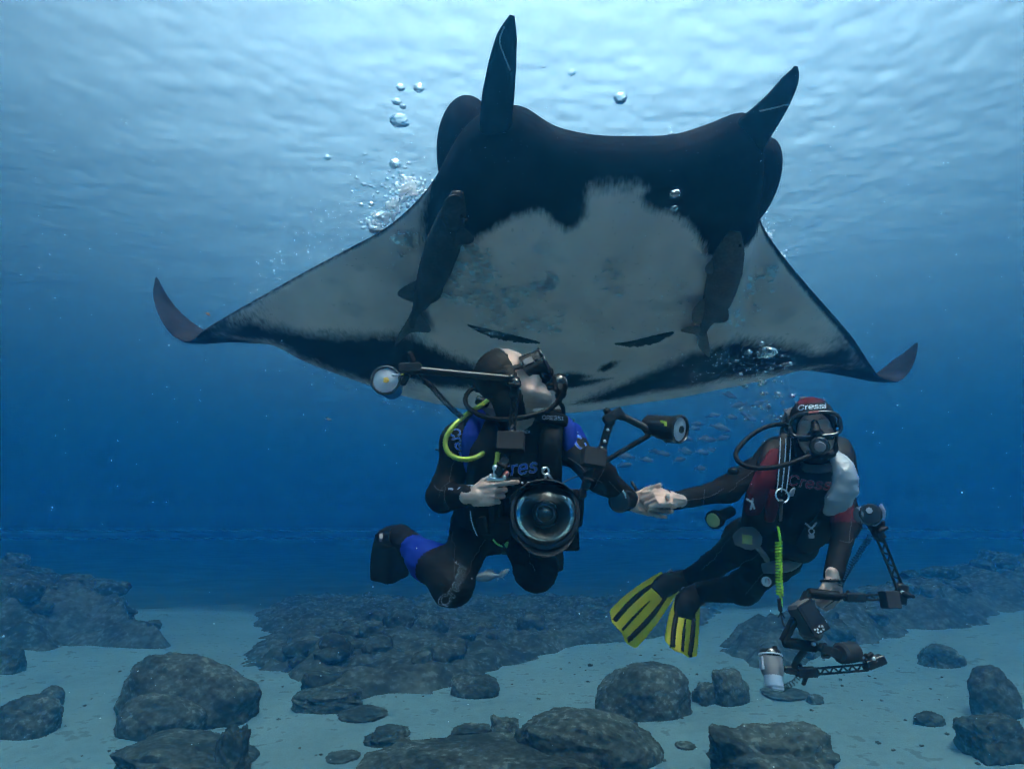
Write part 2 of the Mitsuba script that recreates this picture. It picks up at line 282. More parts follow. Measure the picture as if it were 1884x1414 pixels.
ROCKS = [[[-0.16, np.float64(6.086), np.float64(1.016), np.float64(0.813), np.float64(0.167)], 'broad algae covered boulder at the bottom middle of the picture', 0.1, 0, 1, 1.2], [[0.71, np.float64(6.356), np.float64(0.624), np.float64(0.437), np.float64(0.335)], 'long flat topped slab leaning behind the broad foreground boulder', -0.25, 0.06, 2, 0.8], [[1.479, np.float64(7.558), np.float64(0.532), np.float64(0.426), np.float64(0.416)], 'rounded grey boulder on the sand below the yellow fins', 0, -0.06, 3, 0.7], [[-0.067, np.float64(6.981), np.float64(0.144), np.float64(0.115), np.float64(0.165)], 'knobbly little rock perched behind the broad foreground boulder', 0, 0, 4, 1.6], [[-0.416, np.float64(6.922), np.float64(0.197), np.float64(0.158), np.float64(0.1)], 'low round hump at the back left of the broad foreground boulder', 0, 0, 5, 1.0], [[2.549, np.float64(7.791), np.float64(0.205), np.float64(0.164), np.float64(0.336)], 'square dark rock right of the rounded grey boulder', 0.3, 0, 6, 1.1], [[2.286, np.float64(7.844), np.float64(0.139), np.float64(0.111), np.float64(0.193)], 'small pointed rock between the rounded boulder and the square dark rock', 0.3, 0, 16, 1.5], [[3.253, np.float64(7.908), np.float64(0.288), np.float64(0.259), np.float64(0.045)], 'low flat rock on the sand under the silver strobe', 0, 0, 7, 1.0], [[3.41, np.float64(7.501), np.float64(0.09), np.float64(0.072), np.float64(0.081)], 'small stone right of the low flat rock under the strobe', 0, 0, 8, 1.2], [[2.068, np.float64(5.47), np.float64(0.507), np.float64(0.405), np.float64(0.385)], 'rough dark mound at the bottom edge right of the middle', 0, 0, 9, 1.5], [[4.895, np.float64(6.776), np.float64(0.239), np.float64(0.192), np.float64(0.416)], 'tall smooth boulder at the right edge of the picture', 0.2, 0, 10, 0.6], [[4.05, np.float64(6.532), np.float64(0.139), np.float64(0.125), np.float64(0.102)], 'small pale striped stone on the open sand at the right', 0.5, -0.15, 11, 0.8], [[4.02, np.float64(5.652), np.float64(0.259), np.float64(0.233), np.float64(0.297)], 'rough boulder in the bottom right corner', 0, 0, 12, 1.4], [[1.648, np.float64(6.425), np.float64(0.086), np.float64(0.086), np.float64(0.035)], 'little rough rock on the sand above the bottom mound', 0, 0, 13, 1.6], [[6.124, np.float64(9.392), np.float64(0.28), np.float64(0.224), np.float64(0.25)], 'flat grey slab at the foot of the right hand reef', -0.3, 0.2, 14, 0.8], [[-3.522, np.float64(7.333), np.float64(0.748), np.float64(0.337), np.float64(0.567)], 'long dark boulder sloping down to the right on the left sand', -0.1, 0.33, 15, 0.7], [[-3.594, np.float64(6.924), np.float64(0.402), np.float64(0.322), np.float64(0.311)], 'rounded dark boulder leaning on the long sloping boulder', 0, 0.1, 17, 0.6], [[-2.895, np.float64(5.94), np.float64(0.582), np.float64(0.436), np.float64(0.26)], 'pitted low boulder at the bottom edge below the dark pair', 0, 0, 18, 1.3], [[-2.397, np.float64(5.789), np.float64(0.136), np.float64(0.109), np.float64(0.307)], 'ragged coral crusted rock at the right end of the pitted low boulder', 0, 0, 19, 2.2], [[-4.804, np.float64(6.692), np.float64(0.292), np.float64(0.234), np.float64(0.316)], 'dark boulder at the left edge of the picture', 0, 0, 20, 0.8], [[-5.271, np.float64(7.615), np.float64(0.134), np.float64(0.107), np.float64(0.187)], 'small dark stone above the boulder at the left edge', 0, 0.2, 21, 0.8], [[-6.857, np.float64(9.004), np.float64(0.175), np.float64(0.14), np.float64(0.307)], 'dark rock cut off by the left edge, above the small stone', 0, 0, 22, 0.9], [[-1.218, np.float64(6.699), np.float64(0.22), np.float64(0.198), np.float64(0.108)], 'small ridged rock on the sand left of the broad foreground boulder', 0.2, 0, 23, 1.3], [[-1.548, np.float64(6.235), np.float64(0.146), np.float64(0.146), np.float64(0.027)], 'thin flat stone lying in the sand at the bottom left of the middle', 0, 0, 24, 1.0], [[-2.147, np.float64(7.772), np.float64(0.397), np.float64(0.317), np.float64(0.185)], 'dark overhanging rock at the front edge of the rubble reef', 0.2, 0, 25, 1.1], [[-1.698, np.float64(7.505), np.float64(0.272), np.float64(0.245), np.float64(0.057)], 'flat ledge in front of the overhanging reef rock', 0, 0, 26, 1.1], [[-0.484, np.float64(8.436), np.float64(0.289), np.float64(0.231), np.float64(0.213)], 'dark rock at the right hand end of the rubble reef', 0, 0, 27, 1.0], [[-2.964, np.float64(13.211), np.float64(0.589), np.float64(0.471), np.float64(0.308)], 'dim dark boulder far back on top of the rubble reef', 0, 0, 28, 1.0], [[-1.542, np.float64(12.508), np.float64(0.487), np.float64(0.39), np.float64(0.512)], 'dim square boulder far back behind the kneeling diver', 0, 0, 29, 1.0]]
for spec, label, rot, tilt, seed, rough in ROCKS: rock('rock' if spec[2] < .25 else 'boulder', spec, label, rot, tilt, seed, rough)

def reef(key, poly, height, label, seed, edge=.9, step=.07, back=0., mat='reef_stuff'):
    pg = shapely.Polygon(poly); x0, y0, x1, y1 = pg.bounds
    xs, ys = np.arange(x0 - .3, x1 + .3, step), np.arange(y0 - .3, y1 + .3, step * 1.6)
    X, Y = np.meshgrid(xs, ys, indexing='ij'); pts = shapely.points(X, Y)
    sd = shapely.distance(pg.exterior, pts) * np.where(shapely.contains(pg, pts), 1, -1)
    p = np.stack([X, Y, 0 * X], -1)
    sd = sd + .9 * (meshkit.fbm(p * .8, 3, seed) - .5) + .35 * (meshkit.fbm(p * 3, 2, seed + 3) - .5)
    k = np.clip(sd / edge, 0, 1); k = k * k * (3 - 2 * k)
    lumps = meshkit.fbm(p * 2.1, 4, seed + 1); cells = abs(meshkit.fbm(p * 5, 3, seed + 2) - .5)
    Z = ground(X, Y) - .12 + k * (.14 + height * (.35 + .65 * np.clip(sd / (edge * 3.5), 0, 1)) + .55 * (lumps - .5) * min(1, height + .3) + .3 * cells) + back * np.clip(sd, 0, 9) * k
    n, m = X.shape
    scene[key] = mikit.ply((np.stack([X, Y, Z], -1).reshape(-1, 3), grid_quads(n, m)), mat, smooth=True)
    tag(key, kind='structure', label=label)
    return lambda x, y: Z[int(np.clip((x - xs[0]) / step, 0, n - 1)), int(np.clip((y - ys[0]) / (step * 1.6), 0, m - 1))]
top_a = reef('rubble_reef', [[-4.53, 10.12], [-4.87, 11.53], [-5.55, 13.57], [-7.12, 16.9], [-7.18, 20.18], [7.46, 20.18], [4.39, 13.57], [2.23, 11.32], [1.29, 11.32], [0.15, 9.88], [-0.3, 8.71], [-0.82, 8.26], [-1.43, 7.9], [-1.88, 7.67], [-2.55, 7.81], [-3.08, 8.54], [-3.79, 9.22]], .22, 'low dim reef of broken rock across the middle of the sand', 31)
top_b = reef('reef_slope', [[-7.78, 7.08], [-8.35, 10.12], [-7.71, 10.37], [-6.33, 9.5], [-6.57, 9.96], [-7.65, 11.11], [-6.79, 10.92], [-5.73, 10.97], [-6.02, 11.64], [-8.07, 14.38], [-11.81, 18.9], [-19.62, 23.6], [-26.81, 23.6], [-15.1, 11.11]], .7, 'dim rocky reef slope rising on the left', 41, step=.1, back=.16)
top_c = reef('reef_slope_001', [[2.98, 10.12], [3.23, 8.71], [4.56, 9.29], [5.82, 10.12], [7.15, 11.21], [7.8, 11.11], [9.31, 12.34], [10.89, 12.86], [11.41, 10.2], [22.7, 16.32], [25.14, 23.6], [19.14, 23.6], [11.11, 18.9], [6.7, 14.38], [3.94, 12.22]], .35, 'dim rocky reef slope rising on the right', 51, step=.1, back=.13)
rk = np.random.default_rng(3)
for poly, top, where, n in (([[-4.21, 10.0], [-3.42, 13.57], [0.64, 13.21], [-0.31, 8.93], [-1.95, 7.95], [-2.92, 8.48]], top_a, 'middle', 34), ([[3.7, 9.43], [7.31, 11.64], [10.66, 13.57], [15.0, 18.9], [8.42, 15.29]], top_c, 'right', 22), ([[-8.09, 10.41], [-7.65, 11.11], [-6.04, 11.37], [-10.16, 16.32], [-13.87, 17.51]], top_b, 'left', 16)):
    pg = shapely.Polygon(poly); x0, y0, x1, y1 = pg.bounds; k = 0
    while k < n:
        x, y = rk.uniform(x0, x1), rk.uniform(y0, y1)
        if not pg.contains(shapely.Point(x, y)): continue
        s = rk.uniform(.09, .3); k += 1
        m = rock_mesh([x, y, top(x, y) + s * .3], [s * rk.uniform(.8, 1.3), s, s * rk.uniform(.5, .8)], rk.uniform(0, 6), rk.uniform(-.3, .3), 60 + k, 1.2, 3)
        tag(obj('rock', m, 'reef_stuff', smooth=True), f'broken rock among others on the dim reef, {where} of the picture', 'rock', f'loose rocks on the reef, {where}')
pebbles = []
for _ in range(260):
    x, y = rk.uniform(-6, 7), rk.uniform(4.5, 11); s = rk.uniform(.006, .022) * (1 + (rk.random() < .06) * 1.5)
    pebbles.append(rock_mesh([x, y, float(ground(np.array([x]), np.array([y]))[0]) + s * .3], [s * rk.uniform(.8, 1.5), s, s * .6], rk.uniform(0, 6), 0, 5, 1., 1))
scene['coral_rubble'] = mikit.ply(cat_(pebbles), 'rock_stuff', smooth=True); tag('coral_rubble', 'tiny dark rubble bits strewn over the pale sand', 'rubble', kind='stuff')
# ---------------------------------------------------------------- the manta ray
AFT, UP, MOUTH = V(MANTA_AFT), V(MANTA_UP), V([0.409, 1.933, 3.283])
# black markings of the belly as outlines in the ray's own span and chord metres, each with the softness of its rim
MARKINGS = [(.030, [[-0.795, 0.552], [-0.783, 0.354], [-0.726, 0.148], [-0.627, -0.031], [-0.488, -0.105], [-0.376, -0.119], [-0.24, -0.045], [-0.041, -0.002], [0.154, -0.005], [0.296, -0.055], [0.431, -0.09], [0.578, -0.031], [0.673, 0.204], [0.684, 0.372], [0.636, 0.417], [0.558, 0.347], [0.51, 0.385], [0.456, 0.392], [0.42, 0.44], [0.376, 0.385], [0.338, 0.324], [0.289, 0.257], [0.237, 0.211], [0.181, 0.186], [0.128, 0.176], [0.085, 0.16], [0.065, 0.124], [0.076, 0.102], [0.033, 0.079], [-0.017, 0.072], [-0.081, 0.074], [-0.125, 0.089], [-0.131, 0.14], [-0.129, 0.2], [-0.159, 0.244], [-0.204, 0.256], [-0.252, 0.224], [-0.291, 0.183], [-0.322, 0.167], [-0.383, 0.179], [-0.444, 0.216], [-0.508, 0.268], [-0.569, 0.327], [-0.621, 0.358], [-0.68, 0.403], [-0.737, 0.501]]),
 (.10, [[-2.064, 1.272], [-1.913, 1.155], [-1.788, 1.098], [-1.711, 1.164], [-1.535, 1.249], [-1.269, 1.251], [-1.0, 1.228], [-0.886, 1.174], [-0.788, 1.208], [-0.681, 1.322], [-0.537, 1.422], [-0.447, 1.53], [-0.499, 1.757], [-0.653, 1.829], [-0.894, 1.848], [-1.025, 1.803], [-1.266, 1.977], [-1.503, 1.796], [-1.675, 1.586], [-1.771, 1.405], [-1.96, 1.406]]),
 (.10, [[0.019, 2.119], [0.13, 1.865], [0.291, 1.628], [0.435, 1.419], [0.543, 1.254], [0.709, 1.216], [0.958, 1.305], [1.125, 1.347], [1.353, 1.45], [1.428, 1.376], [1.507, 1.352], [1.723, 1.601], [1.656, 1.672], [1.433, 1.686], [1.272, 1.774], [1.089, 1.832], [0.82, 1.863], [0.495, 1.958], [0.235, 2.104]]),
 (.03, [[0.066, 1.442], [0.085, 1.36], [0.134, 1.294], [0.169, 1.306], [0.156, 1.393], [0.112, 1.465]]),
 (.05, [[-0.271, 1.653], [-0.199, 1.503], [-0.08, 1.449], [0.05, 1.512], [0.012, 1.585], [0.155, 1.582], [0.057, 1.692], [-0.084, 1.768], [-0.215, 1.79]])]
lobes = []
def on_lobe(k, pts):
    q, _, tri = trimesh.proximity.closest_point(lobes[k], spline(pts, 40)); q = q + lobes[k].face_normals[tri] * .0015
    return np.stack([np.convolve(np.pad(q[:, i], 4, mode='edge'), np.ones(9) / 9, 'valid') for i in range(3)], 1)
def manta_ray():
    belly, back = manta_grid()
    n, m = belly.shape[:2]; b = belly.reshape(-1, 3)
    sc = np.stack([(b - MOUTH)[:, 0], (b - MOUTH) @ AFT], 1); pts = shapely.points(sc)
    field = np.full(len(b), -9.)
    for soft, poly in MARKINGS:
        pg = shapely.Polygon(poly).buffer(0)
        sd = shapely.distance(pg.boundary, pts) * np.where(shapely.contains(pg, pts), 1, -1)
        field = np.maximum(field, sd / soft if soft < .06 else np.minimum(sd / soft, 1.25))
    t = np.repeat(np.linspace(0, len(MANTA_RIMS) - 1, n), m); chord = np.linalg.norm(belly[:, -1] - belly[:, 0], axis=1)
    v = np.tile((1 - np.cos(np.linspace(0, np.pi, m))) / 2, n); dist = v * np.repeat(chord, m)
    wing = np.where(t > 18, 1.4, 1.0)
    field = np.maximum(field, ((.012 + .016 * np.clip((t - 25) / 3, 0, 1)) * wing - dist) / .018)
    field = np.maximum(field, np.where((t > 12.5) & (t < 25.5), ((.10 - dist) / .05), -9))
    tip = np.minimum(t, len(MANTA_RIMS) - 1 - t)
    field = np.maximum(field, (6.2 - tip) * .8)
    uv = np.stack([np.r_[field, np.full(len(b), 9.)], np.r_[dist, dist]], 1)
    vv = np.vstack([b, back.reshape(-1, 3)]); q = np.vstack([grid_quads(n, m), grid_quads(n, m, True) + n * m])
    extra, vn = [], [vv]
    f = [np.vstack([q[:, [0, 1, 2]], q[:, [0, 2, 3]]])]; U = [uv]; at = len(vv)
    def add(mesh, fld):
        nonlocal at
        vn.append(mesh.vertices); f.append(mesh.faces + at); U.append(np.stack([np.full(len(mesh.vertices), fld), np.zeros(len(mesh.vertices))], 1)); at += len(mesh.vertices)
    # the bulges that carry the eyes, at the two front corners of the head
    R = np.stack([[1, 0, 0], AFT, UP], 1)
    add(ball([-0.174, 2.202, 3.401], V([.132, .26, .19]), 4, R), 2.2); add(ball([0.988, 2.229, 3.293], V([.08, .22, .13]), 4, R), 2.2)
    # the head's two paddles, rolled and pointing forward
    for path, wid, ref in (([[-0.038, 2.24, 3.33], [-0.055, 1.924, 3.278], [-0.05, 1.739, 3.274], [-0.038, 1.65, 3.303], [-0.025, 1.578, 3.341], [-0.013, 1.521, 3.363], [-0.005, 1.497, 3.378], [0.0, 1.483, 3.391]], [0.0764, 0.066, 0.0573, 0.0521, 0.0495, 0.0417, 0.0295, 0.0069], [1, 0, 0]), ([[0.837, 2.243, 3.32], [0.829, 1.995, 3.283], [0.842, 1.843, 3.272], [0.873, 1.765, 3.294], [0.894, 1.707, 3.32], [0.903, 1.672, 3.337], [0.905, 1.654, 3.346], [0.906, 1.646, 3.357]], [0.141, 0.1121, 0.0868, 0.0687, 0.0524, 0.0389, 0.0262, 0.0054], [0.86, 0.1, -0.5])):
        lobes.append(sweep(path, V(wid) * 1.06, V(wid) * .6, ref=ref, sides=28, n=60, power=.85)); add(lobes[-1], 3.0)
    vn, f, U = np.vstack(vn), np.vstack(f), np.vstack(U)
    return (vn, f), U
def manta_fn(p, n, uv):
    fr = noise(p.x * 190, p.y * 40, p.z * 40) * .5 + noise(p.x * 60, p.y * 25, p.z * 60) * .45 + fbm(p.x * 9, p.y * 9, p.z * 9) * .6 - .78
    d = smoothstep(-.8, .9, uv.x + fr)
    a = fbm(p.x * 2.2, p.y * 2.2, p.z * 2.2, octaves=4); s = noise(p.x * 75, p.y * 75, p.z * 75); w = noise(p.x * 14, p.y * 3, p.z * 14)
    pale = mix((.76, .52, .46), (.95, .69, .62), smoothstep(.3, .7, a)) * (.92 + .13 * w)
    pale = mix(pale, (.50, .36, .34), smoothstep(.63, .8, fbm(p.x * 5 + 3, p.y * 5, p.z * 5)) * .45) * (1 - .25 * smoothstep(.86, .95, s))
    dark = mix((.006, .007, .010), (.014, .014, .018), smoothstep(.35, .7, fbm(p.x * 6, p.y * 6, p.z * 6))) * (1 + 5 * smoothstep(.93, .99, noise(p.x * 130, p.y * 130, p.z * 130)))
    return mix(pale, dark, d)
scene['manta_hide'] = {'type': 'twosided', 'bsdf': {'type': 'principled', 'base_color': proc(manta_fn), 'roughness': .8, 'specular': .02}}
ray_key = thing('manta_ray', 'giant manta ray gliding over the two divers with its pale belly towards the camera', 'manta ray')
mesh, ruv = manta_ray()
obj('body', mesh, 'manta_hide', ray_key, smooth=True, uv=ruv)
M('pale_scar', (.30, .26, .26), .5); M('gill_dark', (.012, .014, .017), .6)
tag(obj('lobe_rim', tube(on_lobe(0, [[-0.033, 1.459, 3.344], [-0.044, 1.468, 3.33], [-0.056, 1.487, 3.314], [-0.057, 1.498, 3.29], [-0.049, 1.504, 3.267], [-0.034, 1.514, 3.249], [-0.01, 1.528, 3.233], [0.015, 1.579, 3.256]]), .0024, 6), 'pale_scar', ray_key), 'pale curved rim of the rolled left head lobe')
tag(obj('lobe_rim', tube(on_lobe(1, [[0.796, 1.733, 3.256], [0.81, 1.713, 3.236], [0.842, 1.7, 3.224], [0.881, 1.698, 3.231], [0.919, 1.721, 3.263], [0.953, 1.761, 3.312]]), .0026, 6), 'pale_scar', ray_key), 'pale curved rim of the rolled right head lobe')
def plate(outline, mid, thick, jag=0., seed=0):
    """A long slit laid on the belly: a lens shaped, slightly raised strip between its two rims."""
    a, b = spline(outline, 60), spline(mid, 60); r = np.random.default_rng(seed)
    b = b + (b - a) * (jag * (r.random(60) - .3))[:, None]
    n = unit(np.cross(a[-1] - a[0], b[30] - a[30])); n = n if n @ UP < 0 else -n
    top = np.stack([a, a * .7 + b * .3 + n * thick, a * .3 + b * .7 + n * thick * .8, b], 1)
    q = grid_quads(60, 4); v = np.vstack([top.reshape(-1, 3), (top - n * thick * 2).reshape(-1, 3)])
    return trimesh.Trimesh(v, np.vstack([q[:, [0, 1, 2]], q[:, [0, 2, 3]], q[:, [0, 2, 1]] + 240, q[:, [0, 3, 2]] + 240]), process=False)
obj('gill_slit', plate([[-0.214, 2.772, 2.889], [-0.137, 2.795, 2.878], [-0.045, 2.827, 2.867], [0.048, 2.868, 2.856], [0.141, 2.913, 2.845]], [[-0.21, 2.786, 2.886], [-0.152, 2.847, 2.871], [-0.073, 2.894, 2.859], [0.035, 2.923, 2.848], [0.137, 2.925, 2.843]], .006, .35, 1), 'gill_dark', ray_key, smooth=True)
obj('gill_slit', plate([[0.514, 2.927, 2.844], [0.593, 2.909, 2.849], [0.667, 2.875, 2.858], [0.729, 2.848, 2.866], [0.788, 2.829, 2.873]], [[0.521, 2.94, 2.842], [0.59, 2.972, 2.841], [0.686, 2.964, 2.847], [0.757, 2.912, 2.859], [0.796, 2.848, 2.871]], .006, .35, 2), 'gill_dark', ray_key, smooth=True)
# ---------------------------------------------------------------- two sharksuckers under the ray
def fish_mesh(spine, width, side, flat=.62, sides=20, n=60): return sweep(spine, width, V(width) * flat, ref=side, sides=sides, n=n)
def fin(pts, thick, out=None):
    """A fin: a fan of the outline, thickest at its first edge, thinning to the rim."""
    p = V(pts); c = (p[0] + p[-1]) / 2; n = unit(np.cross(p[len(p) // 2] - c, p[-1] - p[0]))
    rim = spline(p, 26); inner = c + (rim - c) * .55
    v = np.vstack([[c + n * thick], [c - n * thick], inner + n * thick * .6, inner - n * thick * .6, rim + n * thick * .1, rim - n * thick * .1]); f = []
    k = 26
    for i in range(k - 1):
        f += [[0, 2 + i, 3 + i], [1, 3 + k + i, 2 + k + i]]
        f += [[2 + i, 2 + 2 * k + i, 3 + 2 * k + i], [2 + i, 3 + 2 * k + i, 3 + i], [2 + k + i, 3 + 3 * k + i, 2 + 3 * k + i], [2 + k + i, 3 + k + i, 3 + 3 * k + i], [2 + 2 * k + i, 2 + 3 * k + i, 3 + 3 * k + i], [2 + 2 * k + i, 3 + 3 * k + i, 3 + 2 * k + i]]
    return trimesh.Trimesh(v, f, process=True)
def remora_fn(a, b):
    return lambda p, n, uv: mix(a, b, fbm(p.x * 16, p.y * 16, p.z * 16)) * (.75 + .5 * noise(p.x * 120, p.y * 120, p.z * 120))
M('remora_dark', proc(remora_fn((.010, .009, .009), (.035, .028, .026))), .4, spec=.15); M('remora_brown', proc(remora_fn((.055, .036, .028), (.125, .085, .066))), .45, spec=.12)
M('remora_fin', proc(remora_fn((.05, .045, .042), (.10, .08, .07))), .5); M('remora_fin_brown', proc(remora_fn((.10, .07, .055), (.18, .13, .105))), .5)
k = thing('remora', 'large dark remora hanging under the left of the manta belly, tail above the camera flash', 'fish')
obj('body', fish_mesh([[-0.198, 1.972, 3.111], [-0.206, 2.002, 3.071], [-0.239, 2.099, 3.032], [-0.284, 2.236, 2.999], [-0.349, 2.441, 2.972], [-0.417, 2.66, 2.967], [-0.472, 2.822, 2.958], [-0.507, 2.946, 2.94]], [0.022, 0.0539, 0.0686, 0.0686, 0.0588, 0.0416, 0.022, 0.0171], [1, 0, -.3], .75), 'remora_dark', k, smooth=True)
obj('tail_fin', fin([[-0.493, 2.815, 2.973], [-0.558, 2.97, 2.949], [-0.613, 3.091, 2.924], [-0.639, 3.191, 2.907], [-0.579, 3.096, 2.925], [-0.523, 3.014, 2.928], [-0.458, 2.922, 2.9], [-0.397, 2.84, 2.877], [-0.407, 2.773, 2.901], [-0.445, 2.77, 2.955]], .006), 'remora_fin', k, smooth=True)
obj('dorsal_fin', fin([[-0.353, 2.415, 2.998], [-0.456, 2.575, 3.017], [-0.535, 2.661, 2.997], [-0.5, 2.713, 2.988], [-0.444, 2.719, 2.969]], .006), 'remora_fin', k, smooth=True)
obj('anal_fin', fin([[-0.309, 2.358, 2.972], [-0.295, 2.434, 2.931], [-0.33, 2.537, 2.918], [-0.401, 2.656, 2.944]], .006), 'remora_dark', k, smooth=True)
obj('pectoral_fin', fin([[-0.21, 2.061, 3.011], [-0.151, 2.034, 2.98], [-0.141, 2.059, 2.962], [-0.189, 2.109, 2.969], [-0.236, 2.128, 2.988]], .005), 'remora_dark', k, smooth=True)
obj('sucker_disc', ball([-0.206, 1.967, 3.021], V([.045, .09, .02]), 3, axes([1, .1, .3], UP)), 'remora_dark', k, smooth=True)
for s in (([-0.179, 1.958, 3.002], [-0.164, 1.984, 3.002])): obj('eye', ball(s, .007, 2), 'eye_dark', k, smooth=True)
k = thing('remora', 'brown remora hanging under the right of the manta belly', 'fish')
obj('body', fish_mesh([[0.853, 2.125, 3.032], [0.853, 2.171, 2.996], [0.863, 2.27, 2.956], [0.885, 2.404, 2.923], [0.905, 2.544, 2.9], [0.912, 2.673, 2.881], [0.919, 2.763, 2.87], [0.929, 2.833, 2.861]], [0.0228, 0.0558, 0.0685, 0.066, 0.0609, 0.0406, 0.0241, 0.0178], [1, 0, -.3], .7), 'remora_brown', k, smooth=True)
obj('tail_fin', fin([[0.906, 2.771, 2.867], [0.849, 2.737, 2.866], [0.801, 2.751, 2.855], [0.841, 2.802, 2.856], [0.899, 2.838, 2.857], [0.938, 2.947, 2.848], [1.015, 3.085, 2.838], [1.063, 3.157, 2.838], [1.023, 3.018, 2.847], [0.945, 2.814, 2.865]], .006), 'remora_fin_brown', k, smooth=True)
obj('dorsal_fin', fin([[0.922, 2.497, 2.912], [0.963, 2.564, 2.902], [1.006, 2.718, 2.881], [0.961, 2.714, 2.874], [0.928, 2.724, 2.872]], .006), 'remora_brown', k, smooth=True)
obj('anal_fin', fin([[0.848, 2.469, 2.908], [0.807, 2.517, 2.884], [0.813, 2.603, 2.866], [0.861, 2.693, 2.861], [0.896, 2.685, 2.875]], .006), 'remora_fin_brown', k, smooth=True)
obj('pectoral_fin', fin([[0.784, 2.204, 2.953], [0.762, 2.215, 2.93], [0.776, 2.256, 2.921], [0.811, 2.28, 2.929]], .005), 'remora_brown', k, smooth=True)
obj('eye', ball([0.87, 2.13, 2.976], .006, 2), 'eye_dark', k, smooth=True)
# ---------------------------------------------------------------- people: shared pieces
def hand_sdf(wrist, along_, palm, thumb, curls, spread=.0, scale=1.0, thumb_bend=(.35, .5), fore=None):
    """A hand: along_ points to the fingers, palm is the way the palm faces, thumb the side where the thumb leaves. curls: bend of each knuckle (radians), index to little."""
    x = unit(along_); z = unit(V(palm) - x * (V(palm) @ x)); y = np.cross(z, x); y = y if y @ V(thumb) > 0 else -y
    s = scale; w = V(wrist); P_ = lambda a, b, c=0.: w + s * (a * x + b * y + c * z)
    parts = [rc(P_(-.02, 0), P_(.02, 0), .024 * s, .027 * s)]
    for i, b in enumerate((.029, .010, -.010, -.027)):
        parts.append(rc(P_(.012, b * .75), P_(.082 - .006 * abs(i - 1), b), .0165 * s, .0125 * s))
    for i, (b, L, r) in enumerate(((.030, (.042, .026, .021), .0096), (.010, (.046, .030, .022), .0099), (-.010, (.043, .028, .021), .0094), (-.028, (.034, .022, .019), .0083))):
        p = P_(.086 - .006 * abs(i - 1) - (.004 if i == 3 else 0), b); a = 0.; side = spread * (1.5 - i) * .6
        for j, (l, c) in enumerate(zip(L, curls[i] if np.ndim(curls[i]) else (curls[i], curls[i] * 1.1, curls[i] * .8))):
            a += c; d = unit(np.cos(a) * (x + side * y) + np.sin(a) * z); q = p + s * l * d
            parts.append(rc(p, q, s * (r - .0006 * j), s * (r - .0006 * (j + 1)))); p = q
    a, b_ = thumb_bend
    t0, t1 = P_(.018, .022, .006), P_(.048, .047, .012)
    d1 = unit(x * .8 + y * .55 + z * a); t2 = t1 + s * .034 * d1; d2 = unit(d1 + z * b_ - y * .25 * b_); t3 = t2 + s * .027 * d2
    parts += [rc(t0, t1, .018 * s, .0135 * s), rc(t1, t2, .0125 * s, .0108 * s), rc(t2, t3, .0106 * s, .0088 * s)]
    if fore is not None: parts.append(rc(w, fore, .024 * s, .027 * s))
    return blend(parts, .005 * s)
def head_parts(c, F, U, s=1.0, jaw=1.0, ears=True):
    """Skull, jaw, brow, nose, lips, ears in the head's own axes: x side, y to the face, z to the crown; c is the middle of the head."""
    F = unit(F); U = unit(V(U) - F * (V(U) @ F)); S_ = np.cross(F, U); R = np.stack([S_, F, U], 1)
    q = lambda x, y, z: V(c) + s * (R @ V((x, y, z)))
    e = lambda x, y, z, r: ell(q(x, y, z), s * V(r), R)
    parts = [e(0, -.015, .035, (.076, .096, .088)), e(0, .028, -.015, (.064, .062, .08)), rc(q(0, .035, -.05), q(0, .066, -.098), .050 * s, .026 * s * jaw),
             rc(q(.042, .03, -.075), q(.012, .07, -.10), .026 * s, .022 * s), rc(q(-.042, .03, -.075), q(-.012, .07, -.10), .026 * s, .022 * s),
             rc(q(-.036, .078, .018), q(.036, .078, .018), .016 * s), e(.042, .055, -.032, (.024, .026, .026)), e(-.042, .055, -.032, (.024, .026, .026))]
    head = blend(parts, .022 * s)
    fine = [rc(q(0, .088, .012), q(0, .108, -.030), .009 * s, .0125 * s), e(.012, .096, -.034, (.010, .012, .009)), e(-.012, .096, -.034, (.010, .012, .009)),
            rc(q(-.018, .082, -.063), q(.018, .082, -.063), .0085 * s), rc(q(-.014, .084, -.073), q(.014, .084, -.073), .0085 * s)]
    if ears: fine += [e(.078, -.010, -.012, (.011, .022, .034)), e(-.078, -.010, -.012, (.011, .022, .034))]
    f = blend([head] + fine, .007 * s)
    return f, q, R
def suit_colors(mesh, rules, base):
    col = np.tile(V(base), (len(mesh.vertices), 1))
    for test, c in rules: col[test(mesh.vertices)] = c
    return col
def between(a, b, t0, t1, r=.12):
    a, b = V(a), V(b)
    def f(p):
        t = ((p - a) @ (b - a)) / ((b - a) @ (b - a)); d = np.linalg.norm(p - a - np.clip(t, 0, 1)[:, None] * (b - a), axis=1)
        return (t > t0) & (t < t1) & (d < r)
    return f
scene['neoprene'] = {'type': 'twosided', 'bsdf': {'type': 'principled', 'base_color': {'type': 'mesh_attribute', 'name': 'vertex_color'}, 'roughness': .75, 'specular': .1}}
NEO, BLUE, WINE = (.0038, .0045, .006), (.002, .015, .15), (.05, .004, .009)
